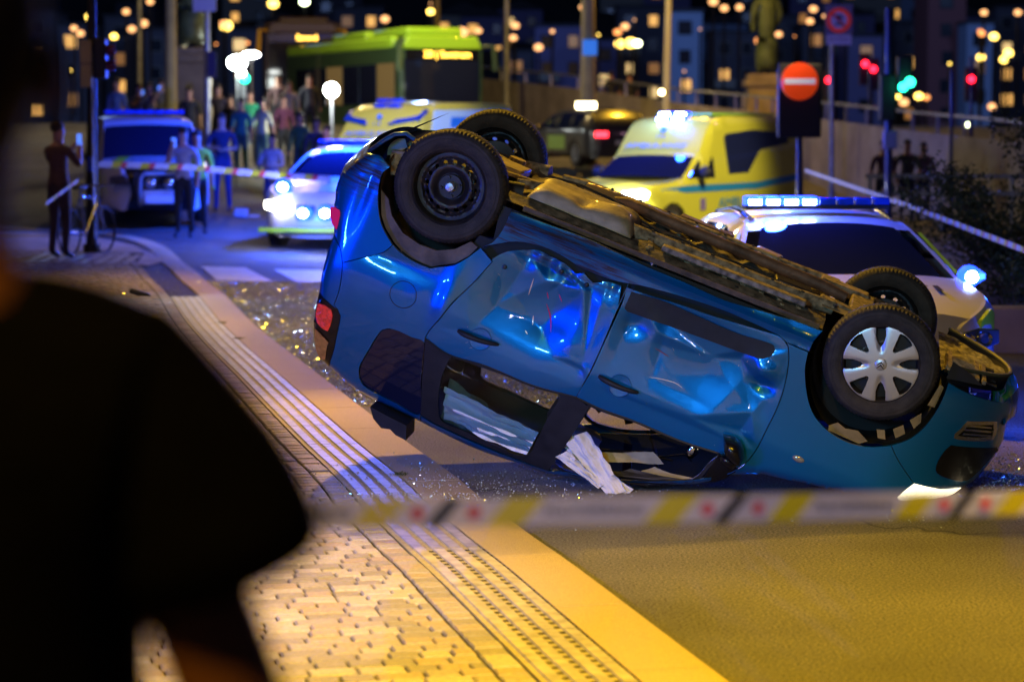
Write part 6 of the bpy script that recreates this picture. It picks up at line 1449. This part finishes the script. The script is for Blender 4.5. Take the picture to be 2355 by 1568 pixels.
# far street lamps
lamp_ms = [glow('far_lamp_warm', (1, .48, .18), 2.2), glow('far_lamp_yellow', (1, .66, .12), 6), glow('far_lamp_pale', (.9, 1, .6), 10), glow('far_lamp_orange', (1, .36, .1), 2.2)]
fixed = [(628, 10, 1, .30), (700, 5, None, .25), (262, 85, 1, .2), (330, 55, 0, .24), (303, 68, 0, .22), (290, 28, 0, .2), (345, 5, 0, .2), (205, 40, 1, .2), (170, 66, 0, .2), (185, 78, 0, .2), (520, 60, 1, .35), (516, 57, 0, .25), (635, 90, 0, .35), (1062, 75, 0, .34), (1040, 78, 0, .2), (1100, 72, 0, .2), (990, 28, 1, .2), (885, 45, 0, .24),
         (1340, 18, 0, .2), (1355, 60, 0, .24), (1185, 60, 0, .22), (1180, 88, 0, .2), (1238, 110, 0, .24), (1425, 102, 1, .30), (1450, 100, 1, .34), (1465, 101, 2, .22), (1437, 62, 0, .22), (1420, 75, 3, .22), (1640, 5, 0, .26), (1665, 20, 0, .22), (1700, 18, 0, .2), (1862, 50, 0, .2), (1870, 22, 0, .22), (1745, 95, 3, .24), (1765, 98, 3, .22), (1790, 80, 0, .2),
         (2062, 222, 1, .2), (2078, 236, 0, .26), (2112, 222, 1, .24), (2130, 225, 3, .2), (2232, 175, 3, .0001), (2257, 78, 3, .2), (2285, 85, 1, .24), (2318, 123, 1, .26), (2308, 138, 1, .24), (2255, 133, 1, .24), (2225, 292, 2, .26), (2262, 30, 0, .2), (2280, 246, 0, .22), (2060, 208, 1, .0001), (1730, 232, 2, .2), (2340, 30, 0, .2)]
def far_lamp(x, y, mi, r, Y):
    p = at(x, y, Y); e = MB(); z0 = p.z - 6; me = MB().tube([(0, 0, -5), (0, 0, -.1)], .07, 5).ell((0, 0, 0), (r, r, r*.8), 10, mi=1).obj('street_lamp', [roofm, lamp_ms[mi]], None)
    me.location = p; return me
rl = random.Random(21); allp = [(x, y, (2 if m_ is None else m_), r) for x, y, m_, r in fixed if r > .01]
for i in range(22): allp.append((rl.uniform(130, 2354), rl.triangular(-5, 215, 30), rl.choice((0, 0, 3, 1, 0, 3)), rl.uniform(.05, .14)))
cn = ('warm', 'yellow', 'pale white', 'orange')
for i, (x, y, mi, r) in enumerate(allp):
    o = far_lamp(x, y, mi, r, rl.uniform(128, 138) if i < 60 else rl.uniform(138, 139)); tag(o, '%s street lamp glowing as a dot over the dark slope' % cn[mi], 'street lamp', 'distant %s street lamps on the slope' % cn[mi]); LS.append((x, y, o, cn[mi]))

place_labels(LS, 'street lamp dot')

# ---------------------------------------------------------------- foreground bystander with the back to the camera
tee = mat('black_tshirt', (.004, .004, .008), .95, spec=.1, noise_s=30, bump=.6, bs=7); sk2 = mat('skin', (.26, .10, .03), .6)
FX, FY = -.49, 2.1
tag(MB().box((FX, FY, PZ+.10), (.9, .6, .2)).obj('stone_step', granite, None, smooth=False, bevel=.01), 'granite step under the bystander in the black t-shirt', 'step')
fg = empty('person', (FX, FY, PZ+.2), 0, 'person in a black t-shirt seen from behind close to the camera at the left edge', 'person')
KS = 1.12
V = [(0, 0, .98), (0, 0, 1.12), (0, 0, 1.28), (0, -.01, 1.40), (0, -.01, 1.49), (0, .015, 1.58), (0, .02, 1.68), (0, .01, 1.76)]; Rr = [(.145, .11), (.14, .105), (.14, .11), (.09, .07), .045, .060, .070, .05]; E_ = [(i, i+1) for i in range(7)]
for s in (1, -1):
    n = len(V); V += [(s*.13, 0, 1.365), (s*.235, -.02, 1.10), (s*.235, .10, .88), (s*.235, .14, .80)]; Rr += [.05, .046, .034, .036]; E_ += [(3, n), (n, n+1), (n+1, n+2), (n+2, n+3)]
    for k in range(5):
        q = len(V); bx = s*.20 + (k-2)*.018*(1 if k else 1.6); L_ = (.05, .075, .085, .078, .06)[k]
        V += [(bx, .175, .79), (bx, .19, .79-L_*.55), (bx*.99, .175, .79-L_)]; Rr += [.010, .009, .008]; E_ += [(n+3, q), (q, q+1), (q+1, q+2)]
    n = len(V); V += [(s*.09, 0, .88), (s*.105, .02, .50), (s*.12, -.03, .10), (s*.13, .13, .045)]; Rr += [.095, .065, .048, .04]; E_ += [(0, n), (n, n+1), (n+1, n+2), (n+2, n+3)]
me = skin_mesh('body', V, E_, Rr, sub=2); me.materials.append(sk2); me.materials.append(cloth_col(DK)); me.polygons.foreach_set('material_index', [1 if (p.center.z < .98 and abs(p.center.x) < .17) else 0 for p in me.polygons])
b = bpy.data.objects.new('body', me); COL.objects.link(b); b.parent = fg; fg.scale = (KS,)*3
V = [(0, 0, .93), (0, 0, 1.10), (0, 0, 1.26), (0, -.005, 1.385), (0, -.01, 1.475), (.135, 0, 1.375), (.190, -.01, 1.305), (.212, -.02, 1.255), (.226, -.02, 1.215), (-.125, 0, 1.372), (-.168, -.01, 1.30), (-.186, -.02, 1.235)]
me = skin_mesh('tshirt', V, [(0, 1), (1, 2), (2, 3), (3, 4), (3, 5), (5, 6), (6, 7), (7, 8), (3, 9), (9, 10), (10, 11)], [(.17, .13), (.165, .13), (.165, .13), (.12, .10), .07, .084, .090, .092, .086, .080, .080, .082], sub=2); me.materials.append(tee)
o = bpy.data.objects.new('tshirt', me); COL.objects.link(o); o.parent = fg
MB().ell((0, -.002, 1.66), (.078, .10, .135), 16).obj('hair', hair_m, fg)
for s in (1, -1): MB().ell((s*.078, .02, 1.62), (.012, .022, .032), 8).obj('ear', sk2, fg)
MB().ell((0, .10, 1.62), (.014, .02, .022), 8).obj('nose', sk2, fg)
